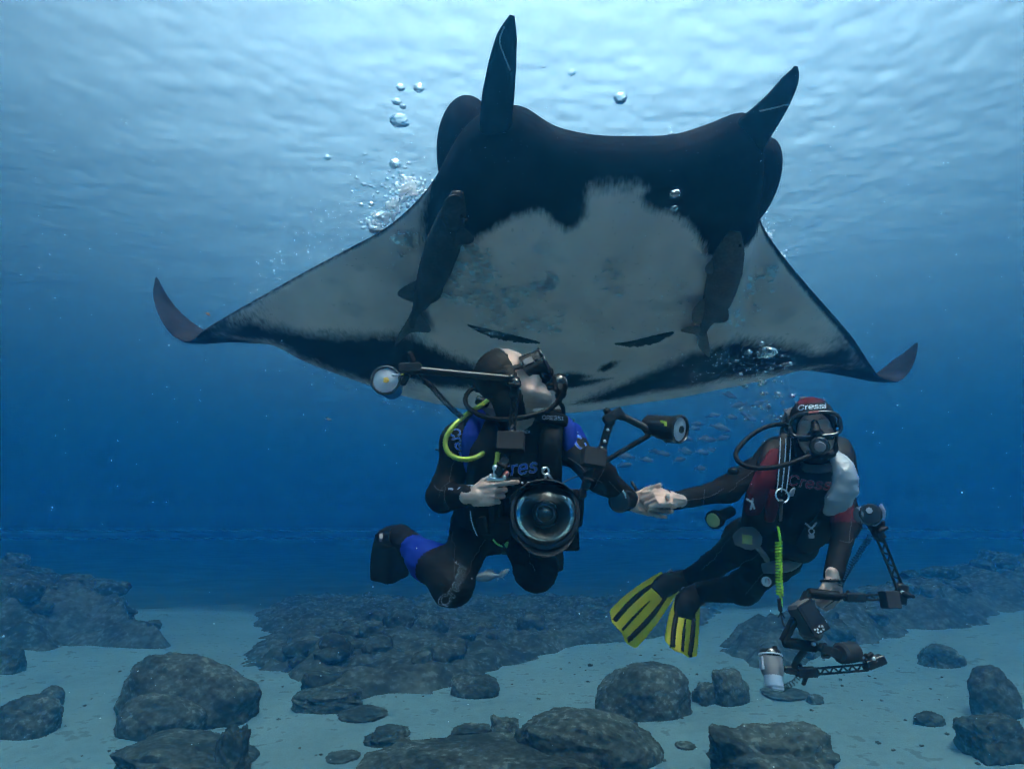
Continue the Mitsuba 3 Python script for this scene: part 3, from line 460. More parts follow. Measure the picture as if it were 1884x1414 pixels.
def regulator(c, F, U, parent, s=1.0):
    R = axes(F, U)
    k = obj('regulator', lathe([(0, 0), (.022 * s, 0), (.030 * s, .008), (.034 * s, .016 * s), (.034 * s, .034 * s), (.029 * s, .041 * s), (.012 * s, .044 * s), (0, .044 * s)], c, F), 'gloss_black', parent)
    u = V(c)
    obj('mouthpiece', sweep([u - unit(F) * .035 * s, u + unit(F) * .004], [.017 * s, .019 * s], [.010 * s, .013 * s], ref=R[:, 1]), 'black_rubber', k)
    obj('exhaust_tee', sweep([u + R @ V((.012, -.046, -.026)) * s, u + R @ V((.018, 0, -.036)) * s, u + R @ V((.012, .046, -.026)) * s], V([.009, .017, .009]) * s, V([.014, .018, .014]) * s, ref=R[:, 0]), 'black_rubber', k)
    obj('purge_button', lathe([(0, .044 * s), (.019 * s, .045 * s), (.016 * s, .049 * s), (0, .050 * s)], c, F), 'grey_plastic', k)
    return k
def stitched(pts, r=.0012): return tube(pts, r, 5)

# ---------------------------------------------------------------- the kneeling man with the dome port camera
man = thing('person', 'kneeling bare headed diver in black and blue, looking up and gripping a big camera', 'person')
J = dict(neck=[0.029, 2.142, 2.279], chest=[0.012, 2.195, 2.189], waist=[-0.028, 2.284, 2.04], pelvis=[-0.061, 2.338, 1.949], shr=[-0.186, 2.204, 2.236], elr=[-0.251, 2.232, 2.041], wrr=[-0.13, 1.998, 2.028], shl=[0.188, 2.184, 2.233], ell=[0.291, 2.034, 2.094], wrl=[0.415, 2.175, 2.022],
         hpr=[-0.133, 2.329, 1.943], knr=[-0.195, 2.089, 1.749], anr=[-0.425, 2.411, 1.902], hpl=[0.012, 2.329, 1.943], knl=[0.077, 2.045, 1.798], anl=[0.122, 2.439, 1.873], tor=[-0.499, 2.527, 1.932], tol=[0.142, 2.586, 1.861])
HEADM = [-0.002, 2.006, 2.41]; FM = unit([.86, .10, .42]); UM = [-.42, .12, 1]
mh, mq, MR = head_parts(HEADM, FM, UM, 1.02)
neckm = rc(mq(0, -.035, -.06), J['neck'], .056, .062)
suit_m = blend([rc(J['shr'], J['shl'], .072), rc(J['chest'], J['waist'], .148, .128), rc(J['waist'], J['pelvis'], .124, .108), rc(J['hpr'], J['hpl'], .086), rc(J['neck'], J['chest'], .066, .11),
    rc(J['shr'], J['elr'], .058, .049), rc(J['elr'], J['wrr'], .049, .036), rc(J['shl'], J['ell'], .058, .046), rc(J['ell'], J['wrl'], .045, .036),
    rc(J['hpr'], J['knr'], .084, .060), rc(J['hpl'], J['knl'], .082, .058), rc(J['knr'], V(J['knr']) * .55 + V(J['anr']) * .45, .062, .060), rc(V(J['knr']) * .55 + V(J['anr']) * .45, J['anr'], .060, .044),
    rc(J['knl'], J['anl'], .062, .046)], .05)
def wrinkled(f, amp=.004, freq=26.):
    def g(p):
        w = p + .03 * (meshkit.noise(p * 9, 4)[..., None] - .5)
        folds = abs(meshkit.noise(w * [freq * .5, freq * .5, freq * 1.7], 3) - .5) * -1.6 + .4
        return f(p) + amp * 1.7 * (folds * meshkit.noise(p * 7, 6) * 1.4 + .6 * (meshkit.fbm(p * [freq, freq, freq * .6], 2, 3) - .5))
    g.box = f.box; return g
suit_mesh_m = nets(wrinkled(suit_m), .0085)
cm = suit_colors(suit_mesh_m, [(between(J['knr'], J['anr'], .34, .74, .1), BLUE), (between(J['knl'], J['anl'], .3, .75, .1), BLUE), (between(J['shr'], J['elr'], -.25, .42, .09), NEO),
    (lambda p: between(J['shl'], J['ell'], -.35, .30, .10)(p) & (p[:, 0] > J['shl'][0] - .012), BLUE)], NEO)
body_m = nets(blend([mh, neckm], .02), .0042)
arms_m = nets(blend([rc(J['neck'], J['chest'], .05, .09), rc(J['chest'], J['pelvis'], .10), rc(J['shr'], J['shl'], .045), rc(J['shr'], J['elr'], .036, .032), rc(J['elr'], J['wrr'], .032, .026), rc(J['shl'], J['ell'], .036, .03), rc(J['ell'], J['wrl'], .03, .026),
    rc(J['hpr'], J['knr'], .06, .045), rc(J['knr'], J['anr'], .045, .03), rc(J['hpl'], J['knl'], .06, .045), rc(J['knl'], J['anl'], .045, .03)], .03), .014)
hand_r = nets(hand_sdf([-0.129, 1.984, 2.025], [.95, -.22, .10], [.22, 1, .05], [0, 0, 1], [(.10, .30, .25), (1.0, 1.35, .8), (1.05, 1.35, .8), (1.1, 1.3, .8)], 0.02, .92, (.9, .5), J['wrr']), .0032)
hand_l = nets(hand_sdf([0.414, 2.17, 2.02], [.95, -.12, -.22], [-.15, -1, .12], [.1, 0, 1], [(.55, .6, .4), (.45, .6, .4), (.30, .45, .35), (.22, .35, .3)], .10, .92, (.30, .15), J['wrl']), .0032)
obj('body', cat_([body_m, arms_m, hand_r, hand_l]), 'skin', man, smooth=True)
tag(obj('wetsuit', suit_mesh_m, 'neoprene', man, smooth=True, color=cm), 'black wetsuit with blue calf and shoulder panels')
def cap(head, q, R, s, off, opening, h=.0045):
    f = lambda p: np.maximum(head(p) - off, -opening(p)); f.box = head.box
    return nets(f, h)
# close cropped dark hair: all of the skull behind a hairline that runs from the brow to behind the ear
def hair_f(p):
    l = (p - V(HEADM)) @ MR / 1.02
    line = l[..., 1] - (.014 - .25 * np.clip(l[..., 2] - .075, 0, .1) - .16 * np.clip(.02 - l[..., 2], 0, .12)) + .008 * (meshkit.noise(l * 90, 2) - .5)
    return np.maximum(np.maximum(smin(mh(p), neckm(p), .02) - .0045, line * .8), -.125 - l[..., 2])
hair_f.box = (mh.box[0] - .05, mh.box[1] + .02)
tag(obj('hair', nets(hair_f, .0045), 'hair', man, smooth=True), 'close cropped dark hair')
for s in (1, -1):
    obj('eye', ball(mq(.031 * s, .074, .004), .0125, 2), 'eye_white', man, smooth=True)
obj('lips', cat_([sweep([mq(-.02, .083, -.062), mq(0, .092, -.064), mq(.02, .083, -.062)], [.002, .006, .002], sides=8), sweep([mq(-.018, .084, -.072), mq(0, .092, -.073), mq(.018, .084, -.072)], [.002, .006, .002], sides=8)]), 'lip', man, smooth=True)
def dive_mask(q, R, parent, s, frame, skirt, w=.083, h=.045, wide=False):
    """Lens frame, skirt to the face, nose pocket, glass, strap."""
    def loop(y, sx, sz, z0=.008, droop=.0):
        g = np.linspace(0, 2 * np.pi, 49); p = []
        for a in g:
            x = sx * np.sign(np.cos(a)) * abs(np.cos(a)) ** .55; z = z0 + sz * np.sign(np.sin(a)) * abs(np.sin(a)) ** .7
            if z < z0: z -= droop * np.exp(-(x / .028) ** 2) * 0 + .006 * abs(x) / sx
            p.append(q(x, y - 2.0 * x * x, z))
        return V(p)
    a, b = loop(.080, w, h), loop(.126, w * .97, h * .92)
    a = np.array([q(*( (R.T @ (v - q(0, 0, 0))) / s * [1.0, 1, 1] - [0, .030 * abs(((R.T @ (v - q(0, 0, 0))) / s)[0]) / w, 0])) for v in a])
    k = obj('mask', sweep(b, .0055 * s, .007 * s, ref=R[:, 1], sides=10, raw=True), frame, parent, smooth=True)
    n = len(a); mid = (a + b) / 2 + unit(R[:, 1]) * 0
    grid = np.stack([a, a * .45 + b * .55, b], 1); inner = grid + (q(0, .1, .008) - grid) * .03
    vq = np.vstack([grid.reshape(-1, 3), inner.reshape(-1, 3)]); g = grid_quads(n, 3)
    obj('skirt', (vq, np.vstack([g, g[:, ::-1] + n * 3])), skirt, k, smooth=True)
    c = b.mean(0)
    obj('lens', trimesh.Trimesh(np.vstack([b * .995 + c * .005, [c + R[:, 1] * .002]]), [[i, (i + 1) % n, n] for i in range(n - 1)], process=False), 'pane', k, smooth=True)
    nose = blend([rc(q(0, .108, .014), q(0, .126, -.022), .013 * s, .020 * s), rc(q(-.014, .110, -.030), q(.014, .110, -.030), .016 * s), rc(q(-.05, .090, -.042), q(0, .108, -.036), .010 * s, .012 * s), rc(q(.05, .090, -.042), q(0, .108, -.036), .010 * s, .012 * s)], .012)
    obj('nose_pocket', nets(nose, .005), 'black_rubber', k, smooth=True)
    g = np.linspace(-.32 * np.pi, 1.32 * np.pi, 40)
    obj('strap', sweep(V([q(.086 * np.cos(a_), -.006 - .102 * np.sin(a_), .012 + .012 * np.sin(a_)) for a_ in np.linspace(-.14 * np.pi, 1.14 * np.pi, 40)]), .009 * s, .0028 * s, ref=R[:, 2], raw=True), 'black_rubber', k, smooth=True)
    for sg in (1, -1): obj('buckle', box(q(.083 * sg, .062, .012), (.008 * s, .034 * s, .020 * s), R), 'grey_plastic' if frame != 'silver_frame' else 'steel', k)
    return k
dive_mask(mq, MR, man, 1.02, 'gloss_black', 'black_rubber')
for sg in (1, -1): pass
regm = regulator(mq(.0, .118, -.072), unit(FM - V(UM) * .1), UM, man)
obj('hose', tube([[0.173, 1.921, 2.381], [0.168, 1.937, 2.356], [0.139, 1.957, 2.318], [0.076, 1.945, 2.285], [-0.004, 1.939, 2.268], [-0.081, 1.987, 2.282], [-0.144, 2.058, 2.326], [-0.167, 2.128, 2.377], [-0.149, 2.197, 2.429], [-0.102, 2.265, 2.446]], .0085, 10, 110), 'black_rubber', man, smooth=True)
tag(obj('hose', tube([[-0.094, 2.247, 2.397], [-0.121, 2.154, 2.354], [-0.163, 2.064, 2.303], [-0.204, 2.025, 2.252], [-0.223, 2.026, 2.208], [-0.21, 2.025, 2.17], [-0.17, 2.03, 2.151], [-0.121, 2.028, 2.156], [-0.09, 2.053, 2.181], [-0.079, 2.09, 2.199]], .0088, 10, 110), 'yellow_hose', man, smooth=True), 'yellow spare air hose looped beside the right shoulder')
obj('hose', tube([[0.15, 2.052, 2.352], [0.174, 2.075, 2.341], [0.181, 2.121, 2.32], [0.172, 2.168, 2.297]], .008, 8), 'black_rubber', man, smooth=True)
tag(obj('hose', tube([[-0.047, 2.024, 2.172], [-0.051, 2.031, 2.144], [-0.056, 2.027, 2.118]], .008, 8), 'yellow_hose', man, smooth=True), 'short yellow hose end on the chest')
tag(obj('hose', tube([[-0.287, 2.291, 2.22], [-0.264, 2.273, 2.209], [-0.219, 2.195, 2.191]], .004, 6), 'black_rubber', man, smooth=True), 'thin black cord end beside the yellow hose')
def seam(parent, mesh, pts, mat='seam_grey', r=.0013, label=None):
    q, _, tri = trimesh.proximity.closest_point(mesh, spline(pts, 40))
    q = q + mesh.face_normals[tri] * .0008; q = q[np.r_[True, np.linalg.norm(np.diff(q, axis=0), axis=1) > 1e-4]]
    return obj('seam', sweep(q, r, sides=5, raw=True), mat, parent)
M('seam_grey', (.035, .037, .04), .8)
for pts in ([[-0.187, 2.235, 1.904], [-0.19, 2.127, 1.842], [-0.181, 2.009, 1.779]], [[-0.071, 2.215, 1.904], [-0.11, 2.08, 1.826], [-0.142, 1.992, 1.764]], [[0.034, 2.215, 1.904], [0.059, 2.075, 1.843], [0.073, 1.984, 1.797]], [[-0.196, 2.118, 2.169], [-0.221, 2.136, 2.096], [-0.234, 2.152, 2.032]], [[-0.232, 2.122, 2.071], [-0.211, 2.111, 2.029], [-0.224, 2.145, 1.976]], [[0.206, 2.098, 2.167], [0.246, 2.01, 2.106], [0.292, 1.969, 2.063]], [[0.298, 1.977, 2.113], [0.278, 1.966, 2.077], [0.264, 2.004, 2.049]], [[0.312, 1.987, 2.074], [0.358, 2.056, 2.044], [0.398, 2.132, 2.031]]): seam(man, suit_mesh_m, pts)
# air tank with its valve behind the neck
k = obj('air_tank', lathe([(0, 0), (.055, .004), (.080, .03), (.080, .42), (.068, .465), (.03, .49), (.026, .53), (0, .53)], [-0.016, 2.557, 1.98], [-0.049, -0.175, 0.451]), 'mid_grey', man)
obj('valve', cat_([rod([-0.106, 2.356, 2.454], [-0.039, 2.353, 2.467], .02), ball([-0.134, 2.351, 2.475], .022, 2), rod([-0.143, 2.343, 2.423], [-0.09, 2.347, 2.408], .018)]), 'black_metal', k)
# buoyancy vest: two front lobes from the shoulders to the waist, back pad, waist bladders, straps
def vest_lobe(pts, ra, rb, ref=(1, 0, 0)): return sweep(pts, ra, rb, ref=ref, sides=18, n=40, power=.75)
vest = obj('buoyancy_vest', cat_([vest_lobe([[-0.15, 2.244, 2.324], [-0.109, 2.093, 2.27], [-0.091, 2.066, 2.19], [-0.091, 2.101, 2.093], [-0.098, 2.163, 1.986], [-0.112, 2.231, 1.922]], [.03, .052, .062, .066, .072, .045], [.022, .03, .03, .034, .04, .03]), vest_lobe([[0.161, 2.221, 2.335], [0.142, 2.073, 2.267], [0.128, 2.051, 2.188], [0.129, 2.086, 2.11], [0.109, 2.149, 2.004], [0.083, 2.229, 1.928]], [.026, .036, .04, .042, .048, .035], [.02, .024, .024, .028, .034, .026]), box([0.006, 2.393, 2.141], (.26, .06, .40)), vest_lobe([[-0.188, 2.345, 2.003], [-0.142, 2.203, 1.95], [-0.042, 2.178, 1.927], [0.053, 2.186, 1.935], [0.119, 2.35, 1.983]], [.03, .042, .042, .042, .03], [.02, .022, .022, .022, .02], (0, 0, 1))]), 'black_rubber', man)
tag(vest, 'black buoyancy vest with blue shoulder panels')
tag(obj('shoulder_panel', vest_lobe([[-0.113, 2.139, 2.333], [-0.119, 2.083, 2.287], [-0.136, 2.065, 2.237], [-0.141, 2.083, 2.165], [-0.131, 2.115, 2.098]], [.012, .03, .034, .03, .018], [.01, .022, .03, .03, .02]), 'blue_neoprene', vest, smooth=True), 'bright blue panel on the right shoulder')
tag(obj('shoulder_panel', vest_lobe([[0.192, 2.165, 2.312], [0.199, 2.107, 2.253], [0.202, 2.111, 2.197], [0.197, 2.133, 2.148]], [.012, .026, .026, .014], [.012, .03, .03, .02]), 'blue_neoprene', vest, smooth=True), 'bright blue panel on the left shoulder')
obj('shoulder_pad', sweep([[0.093, 2.065, 2.297], [0.136, 2.035, 2.293], [0.182, 2.059, 2.283]], [.02, .026, .02], [.014, .016, .014], ref=(0, 0, 1), sides=14, power=.7), 'black_rubber', vest, smooth=True)
vm = trimesh.Trimesh(cat_([suit_mesh_m, trimesh.Trimesh(*[x for x in (lambda m: (m.vertices, m.faces))(vest_lobe([[-0.113, 2.139, 2.333], [-0.119, 2.083, 2.287], [-0.136, 2.065, 2.237], [-0.141, 2.083, 2.165], [-0.131, 2.115, 2.098]], [.012, .03, .034, .03, .018], [.01, .022, .03, .03, .02]))])]).vertices, cat_([suit_mesh_m, vest_lobe([[-0.113, 2.139, 2.333], [-0.119, 2.083, 2.287], [-0.136, 2.065, 2.237], [-0.141, 2.083, 2.165], [-0.131, 2.115, 2.098]], [.012, .03, .034, .03, .018], [.01, .022, .03, .03, .02])]).faces, process=False)
padm = sweep([[0.093, 2.065, 2.297], [0.136, 2.035, 2.293], [0.182, 2.059, 2.283]], [.02, .026, .02], [.014, .016, .014], ref=(0, 0, 1), sides=14, power=.7)
lettering('CRESSI', .014, [0.137, 2.016, 2.288], [1, 0, -.06], [0, -.1, 1], padm, 'white_print', vest, slant=.0, wide=1.05)
lettering('Cressi', .046, [0.044, 2.046, 2.127], [1, .1, .14], [-.1, -.1, 1], suit_mesh_m, 'white_print', man, lift=.0010, bold=True, wide=1.04)
lettering('Cressi', .046, [0.044, 2.046, 2.127], [1, .1, .14], [-.1, -.1, 1], suit_mesh_m, 'blue_print', man, lift=.0026, wide=1.04)
lettering('Cressi', .036, [-0.182, 2.119, 2.207], [.34, -.3, -1], [1, -.35, .3], suit_mesh_m, 'white_print', man, lift=.0010, bold=True)
lettering('Cressi', .036, [-0.182, 2.119, 2.207], [.34, -.3, -1], [1, -.35, .3], suit_mesh_m, 'blue_print', man, lift=.0022)
lettering('Cressi', .034, [-0.167, 1.994, 1.756], [.42, .3, 1], [-1, -.4, .5], suit_mesh_m, 'white_print', man, lift=.0010, bold=True)
lettering('Cressi', .034, [-0.167, 1.994, 1.756], [.42, .3, 1], [-1, -.4, .5], suit_mesh_m, 'neoprene_black', man, lift=.0022)
lettering('C', .045, [0.232, 2.086, 2.212], [.8, .2, .5], [-.5, -.3, .85], suit_mesh_m, 'white_print', man, lift=.0010, bold=True)
lettering('C', .045, [0.232, 2.086, 2.212], [.8, .2, .5], [-.5, -.3, .85], suit_mesh_m, 'blue_print', man, lift=.0022)
lettering('2.0', .012, [-0.169, 2.132, 2.152], [.9, -.3, -.2], [.2, -.3, .9], suit_mesh_m, 'white_print', man)
lettering('APNEA', .010, [0.039, 2.038, 2.242], [1, 0, -.1], [0, -.3, 1], suit_mesh_m, 'white_print', man, slant=.1)
obj('seam', stitched([[-0.268, 2.142, 2.072], [-0.254, 2.125, 2.058], [-0.227, 2.116, 2.053], [-0.191, 2.084, 2.055]], .0016), 'mid_grey', man)
tag(obj('lanyard', tube([[-0.212, 2.074, 2.056], [-0.192, 2.055, 2.051], [-0.174, 2.045, 2.047], [-0.159, 2.023, 2.054], [-0.133, 1.99, 2.06], [-0.122, 1.971, 2.053]], .0035, 6), 'white_print', man), 'white cord on the right forearm')
obj('lanyard', ring([-0.167, 2.02, 2.047], [.1, -1, .2], .009, .003), 'white_print', man)
obj('wrist_watch', sweep([[0.339, 2.092, 2.023], [0.363, 2.085, 2.051], [0.396, 2.116, 2.052]], .02, .008, ref=[1, 0, -.6]), 'gloss_black', man, smooth=True)
obj('dive_computer', lathe([(0, 0), (.036, .0), (.037, .012), (.030, .018), (0, .019)], [0.362, 2.089, 2.015], [-.15, -1, -.05]), 'gloss_black', man)
obj('bezel', sweep([[0.371, 2.067, 2.05], [0.38, 2.071, 2.027], [0.378, 2.079, 2.001], [0.366, 2.086, 1.987]], [.001, .005, .005, .001], .003, sides=8), 'steel', man, smooth=True)
obj('snorkel_tip', tube([[0.425, 2.189, 2.089], [0.433, 2.174, 2.069], [0.446, 2.17, 2.042]], .0055, 8), 'black_rubber', man)
obj('clip', cat_([ring([0.11, 2.009, 2.109], [.2, -1, 0], .011, .0035), rod([0.118, 2.012, 2.099], [0.132, 2.016, 2.081], .005), rod([0.11, 2.012, 2.099], [0.109, 2.017, 2.078], .004), ball([0.103, 2.007, 2.116], .007, 2)]), 'steel', man)
tag(obj('tag', ball([-0.004, 2.151, 1.871], V([.022, .008, .014]), 2, axes([.95, 0, -.25], [0, 0, 1])), 'green_tag', man, smooth=True), 'dull green tag hanging below the camera')
obj('tag_cord', tube([[-0.065, 2.167, 1.891], [-0.052, 2.16, 1.877], [-0.032, 2.157, 1.868]], .003, 6), 'green_tag', man)
obj('hip_buckle', cat_([box([-0.212, 2.225, 1.906], (.02, .02, .03)), box([-0.218, 2.222, 1.876], (.018, .02, .022)), rod([-0.106, 2.107, 1.966], [-0.091, 2.112, 1.904], .018)]), 'black_rubber', man)
tag(obj('piping', stitched([[-0.141, 2.102, 1.984], [-0.135, 2.101, 1.948], [-0.117, 2.112, 1.904]], .0018), 'white_print', man), 'pale cord on the hip')
def foot_fin(heel, toe, tip, wide_dir, w0, w1, parent, color, rails, label=None, notch=0.):
    heel, toe, tip = V(heel), V(toe), V(tip); d = unit(tip - toe); wd = unit(V(wide_dir) - d * (V(wide_dir) @ d)); n = np.cross(d, wd); L = np.linalg.norm(tip - toe)
    key = obj('fin', sweep([heel, heel * .5 + toe * .5, toe, toe + d * .09], [.048, .052, .056, .05], [.046, .044, .036, .014], ref=wd, sides=16), 'black_rubber', parent, smooth=True)
    if label: tag(key, label)
    t = np.linspace(0, 1, 26); w = w0 + (w1 - w0) * np.sin(np.clip(t * 1.25, 0, 1) * np.pi / 2); w = w * np.where(t > .93, np.sqrt(np.clip(1 - ((t - .93) / .075) ** 2, 0, 1)) * .45 + .55, 1)
    u = np.linspace(-1, 1, 13); X = w[:, None] * u[None]; bow = .014 * np.cos(u * np.pi * 1.0)[None] * t[:, None] + .03 * (t ** 2)[:, None]
    Y = (t * L - .02)[:, None] + (-notch * t ** 3)[:, None] * (1 - abs(u))[None] - .02 * (abs(u) ** 3)[None] * t[:, None]
    g = toe + X[..., None] * wd + Y[..., None] * d + bow[..., None] * n
    th = (.005 * (1 - .7 * t))[:, None, None] * n
    v = np.vstack([(g + th).reshape(-1, 3), (g - th).reshape(-1, 3)]); q = grid_quads(26, 13)
    rim = [(i * 13, (i + 1) * 13) for i in range(25)] + [(25 * 13 + j, 25 * 13 + j + 1) for j in range(12)] + [((i + 1) * 13 + 12, i * 13 + 12) for i in range(25)]
    q = np.vstack([q, q[:, ::-1] + 338, [[a, b, b + 338, a + 338] for a, b in rim]])
    obj('blade', (v, q), color, key, smooth=40)
    at = lambda tt, uu, o: V([np.interp(tt, t, g[:, 0, i] * 0 + np.array([np.interp(uu, u, g[r, :, i]) for r in range(26)])) for i in range(3)]) + n * o
    for k_, (pts, r0, r1) in enumerate(rails):
        for side in ((1, -1)):
            p = V([at(tt, uu, .005 * side) for tt, uu in pts])
            obj('rail', sweep(p, [r0, r1, r1], [.006, .006, .005], ref=wd, sides=8, n=24, power=.7), 'black_rubber', key, smooth=True)
    obj('strap', sweep([toe * .55 + heel * .45 + wd * .052, heel + (heel - toe) * .35 + n * .01, toe * .55 + heel * .45 - wd * .052], .011, .004, ref=n, sides=10, n=30), 'black_rubber', key, smooth=True)
    for s in (1, -1): obj('buckle', box(toe * .5 + heel * .5 + wd * .054 * s, (.018, .03, .022), axes(wd, n)), 'grey_plastic', key)
    return key
foot_fin(J['anr'], [-0.489, 2.524, 1.904], [-0.563, 2.933, 1.709], [.95, .1, .15], .058, .084, man, 'black_rubber', [], 'plain black fin trailing behind the bent right leg', notch=.05)
foot_fin(J['anl'], [0.141, 2.566, 1.861], [0.155, 2.975, 1.75], [1, 0, 0], .055, .08, man, 'black_rubber', [], 'black fin mostly hidden behind the left knee')

# ---------------------------------------------------------------- the woman with the yellow fins
woman = thing('person', 'hooded diver in black and dark red with yellow fins, facing the camera', 'person')
K = dict(neck=[1.142, 2.339, 2.193], chest=[1.146, 2.421, 2.112], waist=[1.111, 2.582, 1.959], pelvis=[1.087, 2.71, 1.859], shr=[1.041, 2.418, 2.203], elr=[0.809, 2.327, 2.073], wrr=[0.576, 2.206, 2.022], shl=[1.261, 2.372, 2.143], ell=[1.265, 2.368, 1.95], wrl=[1.121, 2.229, 1.766],
         hpr=[1.019, 2.746, 1.882], knr=[0.965, 3.053, 1.766], anr=[0.883, 3.246, 1.694], hpl=[1.143, 2.72, 1.821], knl=[0.948, 2.628, 1.695], anl=[0.875, 2.989, 1.652], tor=[0.761, 3.165, 1.689], tol=[0.794, 2.916, 1.611])
HEADW = [1.127, 2.253, 2.288]; FW = unit([-.40, -.92, -.06]); UW = [.03, .10, 1]
wh, wq, WR = head_parts(HEADW, FW, UW, .96, .9, ears=False)
suit_w = blend([rc(K['shr'], K['shl'], .062), rc(K['chest'], K['waist'], .125, .115), rc(K['waist'], K['pelvis'], .115, .118), rc(K['hpr'], K['hpl'], .092), rc(K['neck'], K['chest'], .058, .095),
    rc(K['shr'], K['elr'], .056, .044), rc(K['elr'], K['wrr'], .043, .032), rc(K['shl'], K['ell'], .054, .044), rc(K['ell'], K['wrl'], .043, .032),
    rc(K['hpr'], K['knr'], .082, .056), rc(K['knr'], K['anr'], .056, .042), rc(K['hpl'], K['knl'], .082, .058), rc(K['knl'], K['anl'], .060, .045)], .045)
suit_mesh_w = nets(wrinkled(suit_w, .004), .0085)
cw = suit_colors(suit_mesh_w, [(lambda p: between(K['shl'], K['ell'], .12, .98, .09)(p) & (p[:, 1] > 0) & (p[:, 0] < V(K['ell'])[0] + .012), WINE)], NEO)
obj_body = [nets(blend([wh, rc(wq(0, -.03, -.06), K['neck'], .05, .055)], .02), .0042),
    nets(blend([rc(K['neck'], K['chest'], .045, .08), rc(K['chest'], K['pelvis'], .085), rc(K['shr'], K['shl'], .042), rc(K['shr'], K['elr'], .034, .03), rc(K['elr'], K['wrr'], .03, .024), rc(K['shl'], K['ell'], .034, .03), rc(K['ell'], K['wrl'], .03, .024),
    rc(K['hpr'], K['knr'], .06, .045), rc(K['knr'], K['anr'], .045, .03), rc(K['hpl'], K['knl'], .06, .045), rc(K['knl'], K['anl'], .045, .03)], .03), .014),
    nets(hand_sdf([0.563, 2.134, 2.022], [-.93, -.16, .10], [-.12, .80, -.55], [-.1, -.5, .9], [(.55, 1.1, .7), (.75, 1.2, .8), (.85, 1.1, .7), (.65, .8, .5)], .05, .92, (.35, .6), K['wrr']), .003),
    nets(hand_sdf([1.109, 2.21, 1.76], [-.06, -.10, -1], [-.35, .9, .1], [-1, -.3, 0], [(.9, 1.2, .8), (.95, 1.25, .8), (.95, 1.25, .8), (1., 1.2, .8)], .02, .88, (.9, .8), K['wrl']), .003)]
obj('body', cat_(obj_body), 'skin', woman, smooth=True)
tag(obj('wetsuit', suit_mesh_w, 'neoprene', woman, smooth=True, color=cw), 'black wetsuit with dark red sleeve panels')
for pts in ([[0.904, 2.621, 1.926], [0.885, 2.799, 1.835], [0.886, 3.028, 1.742]], [[1.02, 2.589, 1.85], [0.991, 2.715, 1.758], [0.957, 2.834, 1.695]], [[1.109, 2.6, 1.807], [0.999, 2.565, 1.741], [0.927, 2.55, 1.674]], [[0.984, 2.363, 2.179], [0.877, 2.316, 2.117], [0.793, 2.279, 2.059]], [[0.701, 2.224, 2.075], [0.7, 2.201, 2.041], [0.697, 2.243, 1.999]], [[0.777, 2.277, 2.069], [0.682, 2.233, 2.037], [0.581, 2.154, 2.023]], [[1.269, 2.297, 2.071], [1.257, 2.291, 1.972], [1.211, 2.274, 1.875]], [[1.181, 2.269, 1.894], [1.207, 2.273, 1.879], [1.241, 2.289, 1.894]]): seam(woman, suit_mesh_w, pts)
def hood_f(p):
    l = (p - V(HEADW)) @ WR / .96
    face = np.sqrt((l[..., 0] / .064) ** 2 + ((l[..., 2] + .028) / .088) ** 2) - 1
    hole = np.where(l[..., 1] > .0, -face * .06, -1)
    neck = rc(wq(0, -.03, -.06), K['neck'], .056, .066)(p)
    return np.maximum(smin(wh(p) - .0065, neck, .02), hole)
hood_f.box = (wh.box[0] - .06, wh.box[1] + .03)
hm = nets(hood_f, .0045)
l = (hm.vertices - V(HEADW)) @ WR / .96
hc = np.tile(V(NEO), (len(l), 1)); hc[(l[:, 2] > .096) & (abs(l[:, 0]) < .045)] = WINE
tag(obj('hood', hm, 'neoprene', woman, smooth=True, color=hc), 'black hood with a dark red crown')
for s in (-1, 1): obj('hood_seam', sweep(V([wq(.047 * s, y, z) + WR[:, 0] * .004 * s for y, z in ((.055, .070), (.045, .095), (.02, .112), (-.02, .118))]), .0014, sides=5, n=20), 'mid_grey', woman)
lettering('Cressi', .021, wq(0, .16, .082), WR[:, 0] * -1, WR[:, 2], hm, 'white_print', woman, bold=True, wide=1.12)
for s in (1, -1):
    e = obj('eye', ball(wq(.030 * s, .066, .004), .0125, 3), 'eye_white', woman, smooth=True)
    obj('iris', ball(wq(.030 * s, .0762, .003), V([.0058, .0030, .0058]), 2, WR), 'eye_dark', e, smooth=True)
    obj('eyelid', sweep([wq(.044 * s, .072, .006), wq(.030 * s, .082, .0115), wq(.017 * s, .078, .006)], .0022, sides=6), 'brow', e)
    obj('eyebrow', sweep([wq(.050 * s, .073, .024), wq(.034 * s, .088, .031), wq(.015 * s, .092, .027)], [.0015, .003, .002], .0015, sides=6), 'brow', woman)
obj('lips', cat_([sweep([wq(-.02, .080, -.062), wq(0, .090, -.064), wq(.02, .080, -.062)], [.002, .005, .002], sides=8)]), 'lip', woman, smooth=True)
mk = dive_mask(wq, WR, woman, .96, 'gloss_black', 'clear_skirt', w=.088, h=.047)
obj('badge', box(wq(0, .134, .052), (.034, .004, .008), WR), 'red_plastic', mk)
regulator(wq(-.004, .112, -.070), unit([-.36, -.92, -.24]), UW, woman, .98)
obj('hose', tube([[1.081, 2.348, 2.322], [1.015, 2.328, 2.32], [0.93, 2.305, 2.287], [0.856, 2.278, 2.23], [0.825, 2.247, 2.19], [0.831, 2.204, 2.153], [0.871, 2.167, 2.135], [0.935, 2.136, 2.139], [0.997, 2.121, 2.158], [1.039, 2.127, 2.174]], .0088, 10, 110), 'black_rubber', woman, smooth=True)
k = obj('air_tank', lathe([(0, 0), (.055, .004), (.085, .03), (.0855, .46), (.075, .515), (.03, .54), (.026, .58), (0, .58)], [1.235, 2.787, 1.963], [-0.004, -0.246, 0.41]), 'mid_grey', woman)
